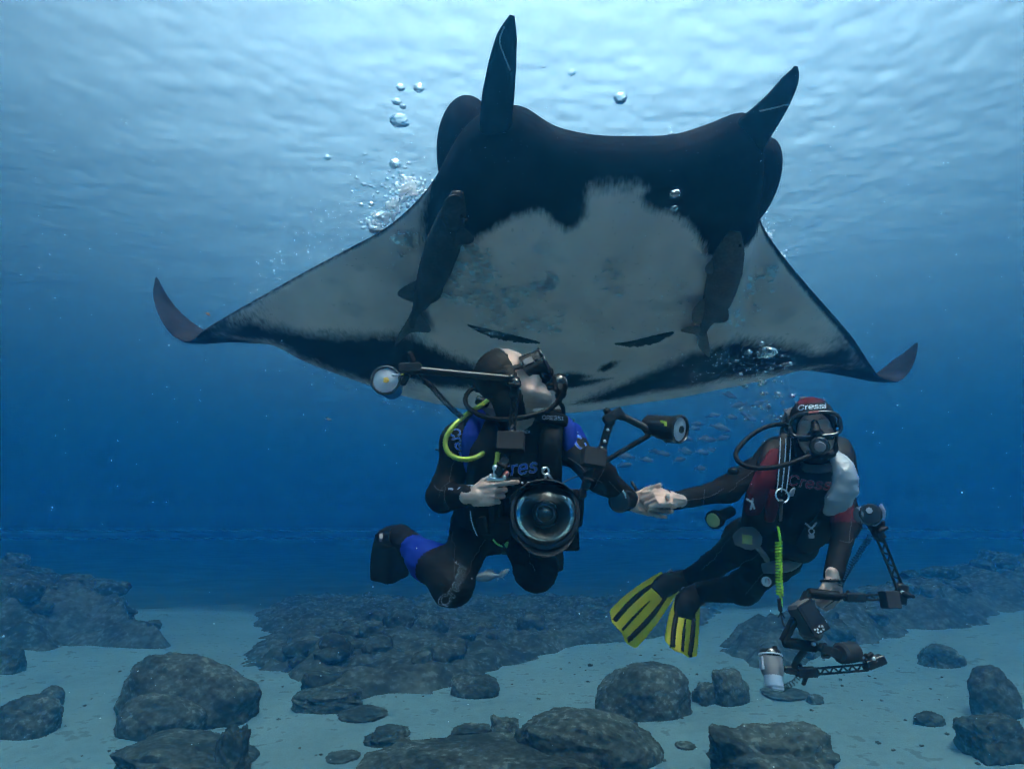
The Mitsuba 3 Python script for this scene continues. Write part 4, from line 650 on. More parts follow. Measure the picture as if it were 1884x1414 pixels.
obj('valve', cat_([rod([1.086, 2.386, 2.333], [1.141, 2.424, 2.304], .022), ball([1.105, 2.382, 2.35], .02, 2), rod([1.077, 2.354, 2.295], [1.102, 2.36, 2.272], .018), rod([1.134, 2.424, 2.304], [1.249, 2.535, 2.314], .02)]), 'black_metal', k)
wv = obj('buoyancy_vest', cat_([vest_lobe([[1.065, 2.423, 2.269], [1.011, 2.332, 2.217], [0.975, 2.312, 2.132], [0.961, 2.368, 2.035], [0.983, 2.481, 1.952], [1.002, 2.575, 1.904]], [.03, .052, .06, .07, .07, .05], [.02, .03, .035, .04, .045, .03]), vest_lobe([[1.31, 2.443, 2.272], [1.276, 2.353, 2.216], [1.254, 2.338, 2.114], [1.227, 2.408, 1.996], [1.181, 2.493, 1.904], [1.175, 2.589, 1.85]], [.03, .045, .05, .06, .066, .045], [.02, .03, .035, .04, .045, .03]), vest_lobe([[0.991, 2.667, 1.949], [0.978, 2.514, 1.904], [1.052, 2.501, 1.873], [1.157, 2.549, 1.847], [1.292, 2.684, 1.882]], [.03, .05, .045, .05, .03], [.02, .028, .025, .028, .02], (0, 0, 1)), box([1.195, 2.616, 2.072], (.24, .06, .4))]), 'black_rubber', woman)
tag(wv, 'black and dark red buoyancy vest with a silver bladder')
tag(obj('vest_panel', vest_lobe([[1.021, 2.347, 2.241], [0.977, 2.29, 2.181], [0.94, 2.282, 2.109], [0.916, 2.314, 2.042], [0.919, 2.378, 1.995]], [.012, .028, .04, .044, .03], [.01, .02, .026, .026, .02]), 'wine_neoprene', wv, smooth=True), 'dark red panel on the right breast')
tag(obj('vest_panel', vest_lobe([[0.966, 2.277, 2.069], [0.962, 2.301, 2.011], [0.967, 2.344, 1.963]], [.02, .024, .018], [.02, .02, .015]), 'wine_neoprene', wv, smooth=True), 'dark red panel at the waist')
def bladder():
    c = V([1.193, 2.261, 2.092]); m = sweep([[1.19, 2.272, 2.213], [1.197, 2.23, 2.174], [1.201, 2.214, 2.113], [1.195, 2.228, 2.056], [1.172, 2.261, 2.009], [1.16, 2.299, 1.982]], V([.010, .034, .045, .046, .040, .012]), V([.008, .022, .03, .03, .026, .01]), ref=[1, 0, -.25], sides=26, n=60)
    v = m.vertices; m.vertices = v + trimesh.Trimesh(v, m.faces, process=False).vertex_normals * (.035 * (abs(meshkit.fbm(v * [13, 13, 19], 3, 5) - .5) - .08))[:, None]; return m
tag(obj('bladder', bladder(), 'silver_cloth', wv, smooth=True), 'crumpled silver grey bladder over the left shoulder')
for pts in ([[1.014, 2.241, 2.253], [0.992, 2.222, 2.163], [0.976, 2.239, 2.057]], [[1.032, 2.241, 2.253], [1.01, 2.222, 2.163], [0.992, 2.24, 2.051]], [[0.999, 2.251, 2.255], [0.977, 2.232, 2.164], [0.965, 2.246, 2.067]]):
    tag(obj('strap_edge', stitched(pts, .0022), 'white_print', wv), 'white edged shoulder strap')
obj('strap', sweep([[1.036, 2.278, 2.272], [1.001, 2.237, 2.165], [0.981, 2.257, 2.044]], .022, .006, ref=[1, 0, 0], sides=10), 'black_rubber', wv)
obj('ring', ring([0.974, 2.231, 2.044], [.1, -1, .1], .024, .0032), 'steel', wv)
obj('clip', cat_([rod([0.967, 2.226, 2.023], [0.968, 2.254, 1.955], .006), ball([0.967, 2.226, 2.023], .009, 2)]), 'mid_grey', wv)
obj('clip', cat_([rod([0.867, 2.295, 2.037], [0.888, 2.293, 2.023], .004), rod([0.888, 2.293, 2.023], [0.882, 2.3, 1.997], .004), rod([0.894, 2.29, 2.058], [0.888, 2.293, 2.023], .004), rod([0.888, 2.293, 2.023], [0.896, 2.299, 1.999], .0035)]), 'steel', wv)
obj('clip', cat_([rod([1.104, 2.358, 1.95], [1.124, 2.353, 1.93], .0035), rod([1.149, 2.358, 1.952], [1.124, 2.353, 1.93], .0035), box([1.124, 2.36, 1.902], (.018, .010, .014)), ring([1.124, 2.355, 1.92], [0, -1, 0], .010, .0025)]), 'silver_cloth', wv)
tag(obj('pocket_flap', sweep([[1.026, 2.24, 2.072], [1.015, 2.239, 2.057], [1.014, 2.252, 2.044]], [.004, .010, .011], .003, ref=[1, 0, 0]), 'silver_cloth', wv), 'small pale flap below the chest print')
lettering('Cressi', .040, [1.081, 2.223, 2.077], WR[:, 0] * -1 * .96 + V([0, 0, -.20]), [.15, -.3, 1], suit_mesh_w, 'white_print', woman, lift=.0010, bold=True)
lettering('Cressi', .040, [1.081, 2.223, 2.077], WR[:, 0] * -1 * .96 + V([0, 0, -.20]), [.15, -.3, 1], suit_mesh_w, 'red_print', woman, lift=.0026)
tag(obj('collar', sweep(V([wq(.055 * math.cos(a), -.02 + .06 * math.sin(a), -.135 - .018 * math.sin(a)) for a in np.linspace(0, 2 * np.pi, 40)]), .016, .007, ref=[0, 0, 1], raw=True), 'mid_grey', woman, smooth=True), 'grey collar above the chest print')
M('torch_glass', (.40, .43, .20), .35)
torch = obj('torch', lathe([(0, 0), (.02, 0), (.022, .09), (.033, .11), (.034, .135), (.029, .137), (0, .137)], [0.847, 2.408, 1.996], [-0.106, -0.093, -0.039]), 'black_rubber', woman)
tag(obj('torch_face', lathe([(0, .138), (.027, .138), (.025, .143), (0, .145)], [0.847, 2.408, 1.996], [-0.106, -0.093, -0.039]), 'torch_glass', torch), 'pale yellow torch face')
cons = obj('dive_console', sweep([[0.864, 2.435, 1.888], [0.885, 2.418, 1.894], [0.919, 2.418, 1.894], [0.956, 2.437, 1.882]], [.022, .042, .044, .024], [.012, .016, .016, .012], ref=[.1, 0, 1], sides=16, power=.75), 'grey_plastic', woman, smooth=True)
obj('screen', box([0.896, 2.399, 1.89], (.038, .006, .034), axes([1, 0, -.12], [0, 0, 1])), 'screen_olive', cons)
obj('console_hose', tube([[0.946, 2.441, 1.865], [0.971, 2.457, 1.841], [1.004, 2.496, 1.811]], .011, 8), 'grey_plastic', cons, smooth=True)
pouch = tag(obj('pocket', sweep([[1.01, 2.556, 1.777], [1.045, 2.534, 1.782], [1.108, 2.543, 1.788], [1.157, 2.559, 1.804]], [.02, .026, .022, .012], [.012, .018, .016, .01], ref=[0, 0, 1], sides=14, power=.75), 'grey_plastic', woman, smooth=True), 'grey belt weight pocket')
gauge = obj('pressure_gauge', lathe([(0, -.02), (.020, -.016), (.0225, 0), (.0215, .008), (0, .008)], [0.99, 2.495, 1.731], [-.1, -1, .05]), 'black_rubber', woman)
obj('dial', lathe([(0, .0085), (.0185, .0085), (.0185, .010), (0, .010)], [0.99, 2.495, 1.731], [-.1, -1, .05]), 'white_print', gauge)
tag(obj('dial_mark', sweep(V([0.984, 2.48, 1.732]) + np.stack([.013 * np.cos(np.linspace(-.6, 1.0, 14)), np.zeros(14), .013 * np.sin(np.linspace(-.6, 1.0, 14))], 1), .0025, .0012, ref=[0, 1, 0], sides=6, raw=True), 'red_print', gauge), 'red arc on the gauge dial')
obj('needle', rod([0.984, 2.482, 1.728], [0.986, 2.478, 1.745], .0012), 'gloss_black', gauge)
tag(obj('lanyard', cat_([tube([[0.967, 2.279, 1.935], [0.964, 2.265, 1.909], [0.968, 2.272, 1.883]], .0045, 8), coil([[0.962, 2.272, 1.883], [0.958, 2.284, 1.79], [0.961, 2.308, 1.696]], .0098, 18, .0034, 7, 14), tube([[0.961, 2.308, 1.696], [0.967, 2.312, 1.679], [0.959, 2.309, 1.649]], .004, 8)]), 'lime_cord', woman, smooth=True), 'coiled lime yellow lanyard hanging from the vest')
obj('lanyard_end', cat_([rod([0.953, 2.3, 1.687], [0.955, 2.3, 1.643], .007), tube([[0.955, 2.3, 1.647], [0.954, 2.295, 1.624], [0.946, 2.26, 1.598]], .0028, 6), tube([[0.954, 2.296, 1.64], [0.941, 2.295, 1.622]], .0022, 5), tube([[0.954, 2.296, 1.64], [0.966, 2.296, 1.62]], .0022, 5)]), 'black_rubber', woman)
tag(obj('wrist_strap', ring([0.542, 2.155, 2.021], [-.95, -.1, -.02], .030, .007, squash=1.6), 'black_rubber', woman, smooth=True), 'black band round the right wrist')
obj('wrist_strap', ring([1.107, 2.211, 1.752], [0, -.1, -1], .030, .005, squash=2.), 'black_rubber', woman, smooth=True)
obj('cuff_print', cat_([box([0.593, 2.168, 2.029], (.014, .003, .010)), box([0.599, 2.172, 2.014], (.010, .003, .012))]), 'red_print', woman)
obj('inflator', cat_([ball([0.834, 2.31, 2.14], V([.022, .018, .016]), 2), rod([0.834, 2.311, 2.136], [0.838, 2.317, 2.113], .008), ]), 'black_metal', woman)
RAILS = [([(.10, -.50), (.45, -.62), (.97, -.60)], .007, .012), ([(.10, .45), (.45, .55), (.97, .50)], .007, .012), ([(.42, -.05), (.7, -.06), (.97, -.06)], .002, .006)]
foot_fin(K['anr'], [0.764, 3.17, 1.67], [0.451, 2.912, 1.465], [.70, .10, -.70], .062, .098, woman, 'fin_yellow', RAILS, 'yellow fin with black ribs, the left one in the picture')
foot_fin(K['anl'], [0.796, 2.915, 1.619], [0.698, 2.786, 1.392], [.97, .22, -.18], .055, .076, woman, 'fin_yellow', RAILS, 'yellow fin with black ribs, the right one in the picture')
# ---------------------------------------------------------------- camera rigs
def clamp(c, axis, parent, s=1.0):
    """A ball clamp: two plates round a ball, screwed together by a wing knob."""
    c = V(c); R = axes(axis, [0, 0, 1] if abs(unit(axis)[2]) < .8 else [1, 0, 0]); y = R[:, 1]
    k = obj('clamp', cat_([box(c + y * .010 * s, V((.058, .009, .026)) * s, R, .3), box(c - y * .010 * s, V((.058, .009, .026)) * s, R, .3), ball(c + R[:, 0] * .018 * s, .0135 * s, 2), ball(c - R[:, 0] * .018 * s, .0135 * s, 2), rod(c - y * .016 * s, c + y * .026 * s, .005 * s)]), 'black_metal', parent)
    obj('wing_knob', cat_([rod(c + y * .022 * s, c + y * .036 * s, .009 * s), box(c + y * .034 * s, V((.010, .010, .036)) * s, R, .3)]), 'black_rubber', k)
    return k
def truss(a, b, w, parent, rungs=7, up=(0, 0, 1)):
    a, b = V(a), V(b); d = unit(b - a); u = unit(V(up) - d * (V(up) @ d)); n = np.cross(d, u); p = []
    for s in (-1, 1): p.append(box((a + b) / 2 + u * w * s, (np.linalg.norm(b - a), .008, .0055), np.stack([d, n, u], 1)))
    for i in range(rungs):
        t0, t1 = i / rungs, (i + 1) / rungs; s = 1 if i % 2 else -1
        p.append(rod(a + (b - a) * t0 + u * w * s, a + (b - a) * t1 - u * w * s, .0028, 8))
    for e in (a, b): p += [ball(e, .0115, 2), box(e, (.012, .010, 2 * w + .006), np.stack([d, n, u], 1))]
    return obj('arm', cat_(p), 'black_metal', parent)
def arm(a, b, r, parent, slots=0):
    a, b = V(a), V(b); d = unit(b - a); k = obj('arm', cat_([rod(a, b, r), ball(a, r * 1.35, 2), ball(b, r * 1.35, 2)]), 'black_metal', parent)
    for i in range(slots): obj('bolt', ball(a + (b - a) * (.3 + .4 * i / max(1, slots - 1)) + V([0, -r, 0]), r * .42, 1), 'steel', k)
    return k

def outward(m, c):
    if ((m.triangles_center - c) * m.face_normals).sum() < 0: m.faces = m.faces[:, ::-1]
    return m
rig = thing('camera_rig', 'big black underwater camera with dome port and two flash arms held by the kneeling diver', 'camera')
DC, DA = V([0.1, 1.879, 1.968]), unit([-.06, -1, .10]); DR = axes(DA, [0, 0, 1])
obj('housing', box(DC - DA * .16 + V([-.012, 0, .012]), (.15, .20, .165), DR, .16), 'black_metal', rig)
obj('housing_back', box(DC - DA * .235 + V([0, 0, 0]), (.03, .22, .18), DR, .16), 'black_rubber', rig)
obj('port_ring', lathe([(.070, -.10), (.085, -.06), (.101, -.025), (.1045, .0), (.1045, .012), (.094, .012), (.090, -.004), (.06, -.03), (.034, -.05), (.034, -.052), (.07, -.10)], DC, DA, 64), 'black_metal', rig)
obj('dome_glass', outward(lathe([(.0925 * math.cos(a), .070 * math.sin(a)) for a in np.linspace(0, np.pi / 2, 24)], DC, DA, 64), DC), 'dome_glass', rig, smooth=True)
lens = obj('lens', lathe([(.040, -.05), (.040, .0), (.037, .004), (.028, .004), (.025, -.004)], DC, DA, 48), 'gloss_black', rig)
obj('front_element', lathe([(.027 * math.cos(a), -.004 + .012 * math.sin(a)) for a in np.linspace(0, np.pi / 2, 14)], DC, DA, 40), 'gloss_black', lens, smooth=True)
def shade(a0, a1, depth0, depth1, n=40):
    g = np.linspace(a0, a1, n); e = np.sin((g - a0) / (a1 - a0) * np.pi) ** .7; rows = []
    for r, z in ((.106, -.012), (.109, 1), (.105, 1), (.1015, -.012)):
        h = np.full(n, z) if z < 0 else depth0 + (depth1 - depth0) * e
        rows.append(DC + r * (np.cos(g)[:, None] * DR[:, 1] + np.sin(g)[:, None] * DR[:, 2]) + h[:, None] * DA - (.012 * e * (z > 0))[:, None] * DR[:, 2] * 1.6)
    v = np.stack(rows, 1); q = grid_quads(n, 4); w = [[i * 4 + 3, i * 4, (i + 1) * 4, (i + 1) * 4 + 3] for i in range(n - 1)]
    return v.reshape(-1, 3), np.vstack([q, w])
tag(obj('dome_shade', shade(.17 * np.pi, .83 * np.pi, .008, .075), 'foam_grey', rig, smooth=True), 'dark petal shade over the top of the dome')
obj('dome_shade', shade(1.2 * np.pi, 1.8 * np.pi, .006, .018), 'foam_grey', rig, smooth=True)
obj('grip', cat_([sweep([[-0.064, 2.003, 2.073], [-0.062, 2.019, 2.029], [-0.06, 2.029, 1.989], [-0.057, 2.038, 1.95]], .016, .019, ref=[1, 0, 0]), box([-0.021, 2.007, 2.077], (.10, .03, .018)), box([-0.021, 2.038, 1.952], (.08, .03, .018))]), 'black_rubber', rig)
obj('grip', cat_([sweep([[0.217, 2.026, 2.042], [0.221, 2.037, 1.998], [0.214, 2.052, 1.938]], .015, .019, ref=[1, 0, 0]), box([0.185, 2.026, 2.042], (.08, .03, .018)), box([0.178, 2.052, 1.938], (.08, .03, .018))]), 'black_rubber', rig)
obj('shutter_lever', cat_([box([-0.05, 1.874, 2.07], (.055, .02, .010), bevel=.3), rod([-0.051, 1.874, 2.072], [-0.051, 1.867, 2.101], .007), ball([-0.051, 1.866, 2.104], .010, 2), rod([-0.065, 1.874, 2.074], [-0.065, 1.871, 2.085], .005), rod([-0.023, 1.865, 2.068], [-0.023, 1.862, 2.081], .006)]), 'steel', rig)
tag(obj('thumb_button', sweep([[-0.013, 1.869, 2.091], [-0.021, 1.866, 2.083], [-0.033, 1.872, 2.078]], [.007, .011, .008], .007, ref=[0, 0, 1]), 'red_plastic', rig, smooth=True), 'reddish button above the grip')
for c in ([0.032, 1.918, 2.063], [0.047, 1.919, 2.058], [0.052, 1.918, 2.063]): obj('button', ball(c, .004, 2), 'steel', rig)
clamp([-0.03, 1.865, 2.107], [.4, 0, .8], rig); obj('arm', cat_([rod([-0.02, 1.872, 2.121], [-0.005, 1.872, 2.162], .008), ball([-0.02, 1.872, 2.121], .0135, 2)]), 'black_metal', rig)
tag(obj('float_block', box([-0.003, 1.867, 2.183], (.083, .05, .058), axes([1, -.12, -.03], [.03, .1, 1]), .06), 'foam_grey', rig), 'square foam float in front of the chest')
truss([0.0, 1.865, 2.211], [0.008, 1.852, 2.325], .009, rig, 5, (1, .2, 0)); clamp([0.008, 1.846, 2.35], [.1, 0, 1], rig, 1.1)
obj('clamp_ball', ball([0.012, 1.828, 2.361], .016, 3), 'gloss_black', rig, smooth=True)
arm([-0.003, 1.839, 2.378], [-0.288, 1.794, 2.393], .0115, rig)
clamp([-0.31, 1.793, 2.397], [1, 0, .05], rig, 1.15); obj('wing_nut', box([-0.306, 1.785, 2.429], (.02, .02, .04), axes([.8, .2, .4], [0, 0, 1]), .3), 'black_rubber', rig); obj('wing_nut', box([-0.326, 1.802, 2.363], (.018, .02, .036), axes([.8, .2, -.4], [0, 0, 1]), .3), 'black_rubber', rig)
def strobe(c, d, r, L, parent, label, body='gloss_black', ring_=True, face=None):
    c, d = V(c), unit(d)
    k = tag(obj('strobe', lathe([(0, -L), (r * .62, -L), (r * .78, -L * .93), (r * .86, -L * .5), (r * .92, -L * .22), (r * 1.06, -L * .1), (r * 1.06, -.004), (r * .95, 0), (r * .9, -.003), (r * .88, -.012)], c, d, 40), body, parent), label)
    obj('diffuser', lathe([(0, -.003), (r * .5, -.004), (r * .89, -.010)][::-1], c, d, 40), face or 'strobe_white', k)
    return k
k = strobe([-0.378, 1.762, 2.354], [.03, -1, -.02], .043, .14, rig, 'round flash with a pale face and a small yellow centre')
tag(obj('flash_tube', cat_([ball(V([-0.374, 1.755, 2.351]) + V([.0055 * math.cos(a), 0, .0055 * math.sin(a)]), .0042, 2) for a in np.linspace(0, 2 * np.pi, 6)[:5]] + [ball([-0.374, 1.754, 2.351], .0045, 2)]), 'strobe_amber', k), 'amber dot in the middle of the flash face')
obj('sensor_stalk', cat_([rod([-0.352, 1.752, 2.365], [-0.337, 1.769, 2.37], .0035), ball([-0.352, 1.751, 2.365], .0055, 2)]), 'silver_cloth', k)
obj('target_light', rod([-0.337, 1.769, 2.37], [-0.328, 1.778, 2.375], .0022), 'yellow_hose', k)
obj('cable', cat_([tube([[-0.287, 1.786, 2.384], [-0.273, 1.791, 2.365], [-0.262, 1.803, 2.356]], .0022, 6), coil([[-0.268, 1.797, 2.36], [-0.245, 1.816, 2.344], [-0.22, 1.854, 2.319], [-0.19, 1.901, 2.294], [-0.162, 1.947, 2.275]], .0075, 30, .0018, 5, 9)]), 'black_rubber', rig)
# the right hand arm
obj('arm_mount', cat_([rod([0.205, 1.948, 2.024], [0.233, 1.946, 2.031], .009), box([0.219, 1.946, 2.031], (.03, .03, .03), bevel=.25), rod([0.222, 1.939, 2.037], [0.229, 1.939, 2.061], .008)]), 'black_metal', rig)
clamp([0.236, 1.936, 2.071], [.3, 0, 1], rig); obj('clamp_light', ball([0.238, 1.91, 2.072], .006, 2), 'steel', rig)
arm([0.241, 1.933, 2.084], [0.263, 1.93, 2.135], .009, rig)
tag(obj('float_block', box([0.256, 1.919, 2.141], (.072, .05, .058), axes([1, .2, -.16], [.15, .1, 1]), .06), 'foam_grey', rig), 'square foam float over the left arm')
arm([0.284, 1.923, 2.165], [0.311, 1.911, 2.254], .0125, rig, 2)
clamp([0.321, 1.907, 2.272], [.8, 0, .45], rig, 1.15); obj('wing_nut', cat_([ball([0.302, 1.903, 2.287], .012, 2), rod([0.302, 1.903, 2.287], [0.311, 1.906, 2.274], .008)]), 'black_rubber', rig)
arm([0.346, 1.906, 2.274], [0.462, 1.901, 2.214], .0115, rig)
k = strobe([0.517, 1.838, 2.217], [.62, -.72, -.24], .042, .135, rig, 'flash seen from the side, its pale face turned to the right')
obj('flash_tube', ball(V([0.517, 1.838, 2.217]) + unit([.62, -.72, -.24]) * .0, V([.004, .012, .012]), 3, axes([.62, -.72, -.24], [0, 0, 1])), 'gloss_black', k)
obj('lever', cat_([box([0.457, 1.813, 2.235], (.02, .008, .006), axes([1, .4, -.2], [0, 0, 1])), box([0.462, 1.812, 2.23], (.008, .006, .014))]), 'yellow_hose', k)
obj('strobe_mount', cat_([rod([0.462, 1.901, 2.214], [0.48, 1.883, 2.2], .013), box([0.483, 1.873, 2.2], (.03, .03, .036), bevel=.25)]), 'black_metal', rig)
obj('cable', cat_([coil([[0.296, 1.931, 2.132], [0.357, 1.922, 2.168], [0.434, 1.901, 2.21]], .0072, 44, .0017, 5, 9), tube([[0.434, 1.901, 2.21], [0.444, 1.89, 2.215], [0.453, 1.88, 2.212]], .0018, 5)]), 'black_rubber', rig)
obj('cable', tube([[0.158, 1.949, 2.062], [0.187, 1.955, 2.079], [0.214, 1.952, 2.089], [0.238, 1.95, 2.099]], .0018, 5), 'black_rubber', rig)

rig2 = thing('camera_rig', 'small compact camera on a tray with two long lattice flash arms, carried by the woman', 'camera')
obj('tray', sweep([[1.005, 2.179, 1.716], [0.956, 2.189, 1.635], [0.911, 2.198, 1.558]], .012, .016, ref=[.9, 0, .4], power=.7, n=20), 'black_metal', rig2)
obj('grip', cat_([rod([1.003, 2.179, 1.716], [1.111, 2.182, 1.705], .0165), rod([1.11, 2.182, 1.705], [1.135, 2.182, 1.703], .010)]), 'black_rubber', rig2)
obj('grip', cat_([rod([0.911, 2.198, 1.558], [1.019, 2.192, 1.542], .0175), rod([1.017, 2.192, 1.542], [1.035, 2.192, 1.54], .010)]), 'black_rubber', rig2)
obj('grip_light', ball([0.996, 2.162, 1.557], .007, 2), 'steel', rig2)
HC, HR = V([0.988, 2.168, 1.637]), axes([.88, .20, .42], [-.42, .10, .9])
hs = obj('housing', box(HC, (.068, .075, .110), HR, .14), 'mid_grey', rig2)
obj('screen', box(HC + HR @ V((-.003, -.0385, .012)), (.046, .004, .066), HR, .1), 'gloss_black', hs)
obj('back_frame', box(HC + HR @ V((-.003, -.036, .0)), (.064, .006, .104), HR, .1), 'black_metal', hs)
for i, (bx, bz) in enumerate(((-.024, -.030), (-.014, -.034), (-.004, -.030), (.006, -.034), (-.019, -.042), (-.008, -.044), (.004, -.043))): obj('button', ball(HC + HR @ V((bx, -.0405, bz)), .0036, 2), 'steel', hs)
for bz in (.02, -.005, -.03): obj('latch', box(HC + HR @ V((.036, -.015, bz)), (.006, .022, .014), HR, .25), 'steel', hs)
obj('port', lathe([(.036, .0), (.040, .02), (.041, .05), (.034, .058), (.026, .05), (0, .048)], HC + HR @ V((.012, .035, -.030)), HR @ V((.35, .8, -.45)), 32), 'gloss_black', hs)
clamp([1.161, 2.183, 1.701], [1, 0, .0], rig2, 1.1)
truss([1.194, 2.183, 1.701], [1.298, 2.183, 1.701], .0085, rig2, 5)
tag(obj('float_block', box([1.269, 2.164, 1.695], (.046, .05, .056), axes([1, 0, 0], [0, .1, 1]), .06), 'foam_grey', rig2), 'small square foam float near the upper elbow')
clamp([1.32, 2.18, 1.712], [.3, 0, 1], rig2, 1.15); obj('clamp_light', ball([1.309, 2.153, 1.72], .006, 2), 'steel', rig2)
truss([1.314, 2.174, 1.737], [1.242, 2.124, 1.895], .0105, rig2, 8, (1, 0, .3)); clamp([1.223, 2.107, 1.923], [-.4, 0, 1], rig2, 1.1)
obj('wing_nut', box([1.239, 2.093, 1.937], (.012, .014, .03), axes([.8, 0, -.3], [.2, 0, 1]), .3), 'black_rubber', rig2)
k = strobe([1.213, 2.085, 1.97], [.92, .05, -.02], .034, .062, rig2, 'round flash with a dark back plate, top of the upper lattice arm', 'grey_plastic')
BD = unit([-.42, -.9, .08]); BC = V([1.181, 2.053, 1.973])
bp = obj('back_plate', lathe([(0, -.05), (.033, -.05), (.0345, -.02), (.034, .0), (.030, .006), (0, .008)], BC, BD, 36), 'gloss_black', k)
obj('dial', lathe([(.010, .008), (.010, .013), (0, .014)], BC + V([-.004, 0, .010]), BD, 8), 'silver_cloth', bp); obj('dial', ring(BC + BD * .010 + V([.012, 0, -.012]), BD, .006, .0013), 'silver_cloth', bp); obj('knob', ball(BC + BD * .010 + V([.012, 0, -.012]), .003, 2), 'black_rubber', bp)
obj('rim_pad', sweep([[1.224, 2.066, 2.003], [1.232, 2.066, 1.986], [1.233, 2.078, 1.956]], [.002, .006, .002], .006), 'strobe_white', k, smooth=True)
obj('wire_guard', tube([[1.143, 2.049, 1.95], [1.142, 2.053, 1.933], [1.163, 2.065, 1.926], [1.197, 2.085, 1.928]], .0012, 5), 'black_rubber', k)
obj('cable', coil([[1.205, 2.112, 1.904], [1.165, 2.126, 1.845], [1.13, 2.152, 1.784], [1.113, 2.174, 1.737]], .0085, 24, .0016, 5, 10), 'black_rubber', rig2)
obj('cable', tube([[1.117, 2.182, 1.705], [1.079, 2.177, 1.685], [1.048, 2.171, 1.668]], .0016, 5), 'black_rubber', rig2)
clamp([1.063, 2.195, 1.53], [.9, 0, -.35], rig2, 1.15); obj('wing_nut', box([1.043, 2.188, 1.514], (.03, .012, .012), bevel=.3), 'black_rubber', rig2)
tag(obj('float_block', rod([1.09, 2.186, 1.523], [1.163, 2.227, 1.523], .0335, 32), 'foam_grey', rig2), 'round foam float on the lower arm')
truss([1.154, 2.209, 1.512], [1.205, 2.213, 1.496], .0095, rig2, 4); clamp([1.218, 2.214, 1.493], [.9, 0, .3], rig2, 1.15); obj('clamp_light', ball([1.201, 2.185, 1.508], .006, 2), 'steel', rig2)
obj('wing_nut', box([1.197, 2.198, 1.516], (.024, .012, .014), axes([.8, 0, .5], [0, 0, 1]), .3), 'black_rubber', rig2)
truss([1.19, 2.219, 1.475], [1.02, 2.222, 1.461], .0095, rig2, 11); clamp([0.989, 2.223, 1.459], [1, 0, .05], rig2, 1.15)
obj('wing_nut', box([0.979, 2.218, 1.436], (.012, .014, .036), axes([.9, 0, -.5], [.4, 0, 1]), .3), 'black_rubber', rig2)
obj('hinge_arm', sweep([[0.986, 2.205, 1.53], [0.967, 2.209, 1.512], [0.951, 2.217, 1.484], [0.944, 2.222, 1.462]], .011, .008, ref=[1, 0, 0]), 'black_metal', rig2, smooth=True)
SD = unit([-.10, -.32, -.94]); SCn = V([0.858, 2.177, 1.435])
k = tag(obj('strobe', cat_([sweep([SCn - SD * .088, SCn - SD * .07, SCn - SD * .045, SCn - SD * .022], [.033, .037, .038, .032], [.028, .031, .031, .027], ref=[1, 0, 0], sides=28, raw=True, power=.85)]), 'grey_plastic', rig2, smooth=40), 'grey flash pointing down with a white face, low on the right of the picture')
top = obj('control_panel', lathe([(0, .016), (.029, .014), (.033, .008), (.034, -.003), (.030, -.008)][::-1], SCn - SD * .088, -SD, 36), 'gloss_black', k); obj('panel_rim', ring(SCn - SD * .086, SD, .0355, .003), 'white_print', top)
obj('knob', rod(SCn - SD * .10 + V([.018, 0, 0]), SCn - SD * .114 + V([.018, 0, 0]), .008), 'black_rubber', top)
obj('label_strip', sweep(V([SCn - SD * .092 + V([-.020, -.022, .006]), SCn - SD * .095 + V([-.006, -.026, .008]), SCn - SD * .095 + V([.008, -.024, .008])]), .005, .0015, ref=[0, -.4, .9]), 'white_print', top)
obj('side_plate', box(SCn - SD * .062 + V([-.036, -.008, 0]), (.007, .026, .04), axes(np.cross(SD, [0, 1, 0]), -SD), .2), 'strobe_white', k)
obj('reflector', lathe([(.028, -.022), (.030, .010), (.0275, .012), (.025, -.015), (0, -.022)], SCn, SD, 36), 'clear_skirt', k)
obj('flash_window', box(SCn - SD * .012 + V([.005, -.019, 0]), (.024, .009, .030), axes(np.cross(SD, [0, 1, 0]), -SD), .15), 'blue_neoprene', k)
obj('front_plate', box(SCn + SD * .014 + V([.004, -.010, 0]), (.038, .026, .009), axes(np.cross(SD, [0, 1, 0]), -SD), .15), 'strobe_white', k)
obj('strobe_mount', cat_([rod([0.907, 2.189, 1.471], [0.964, 2.223, 1.457], .009), box([0.912, 2.188, 1.476], (.03, .02, .02), bevel=.25)]), 'black_metal', rig2)
obj('cable', coil([[0.959, 2.215, 1.451], [0.94, 2.209, 1.432], [0.91, 2.202, 1.42], [0.887, 2.182, 1.414]], .008, 8, .0015, 5, 10), 'black_rubber', rig2)

# ---------------------------------------------------------------- fish
def small_fish(c, L, d, mat, key='fish', deep=.3):
    c, d = V(c), unit(d); s = np.linspace(-.5, .42, 7); up = unit(V([0, 0, 1]) - d * d[2])
    m = sweep(c + s[:, None] * L * -d, V([.02, .10, .15, .155, .12, .05, .025]) * L * deep / .3, V([.012, .05, .07, .07, .05, .02, .008]) * L, ref=up, sides=10, n=18)
    tail = fin([c - d * L * .38 + up * L * .01, c - d * L * .5 + up * L * .09, c - d * L * .56 + up * L * .17, c - d * L * .47, c - d * L * .56 - up * L * .17, c - d * L * .5 - up * L * .09, c - d * L * .38 - up * L * .01], .004 * L / .3)
    dor = fin([c + d * L * .15 + up * L * .12 * deep / .3, c - d * L * .02 + up * L * .22 * deep / .3, c - d * L * .2 + up * L * .16 * deep / .3, c - d * L * .25 + up * L * .08 * deep / .3], .003 * L / .3)
    return cat_([m, tail, dor])
M('fish_dark', (.05, .06, .065), .5); M('fish_pale', (.13, .14, .14), .4); M('fish_orange', (.45, .16, .05), .5)
rf = np.random.default_rng(21)
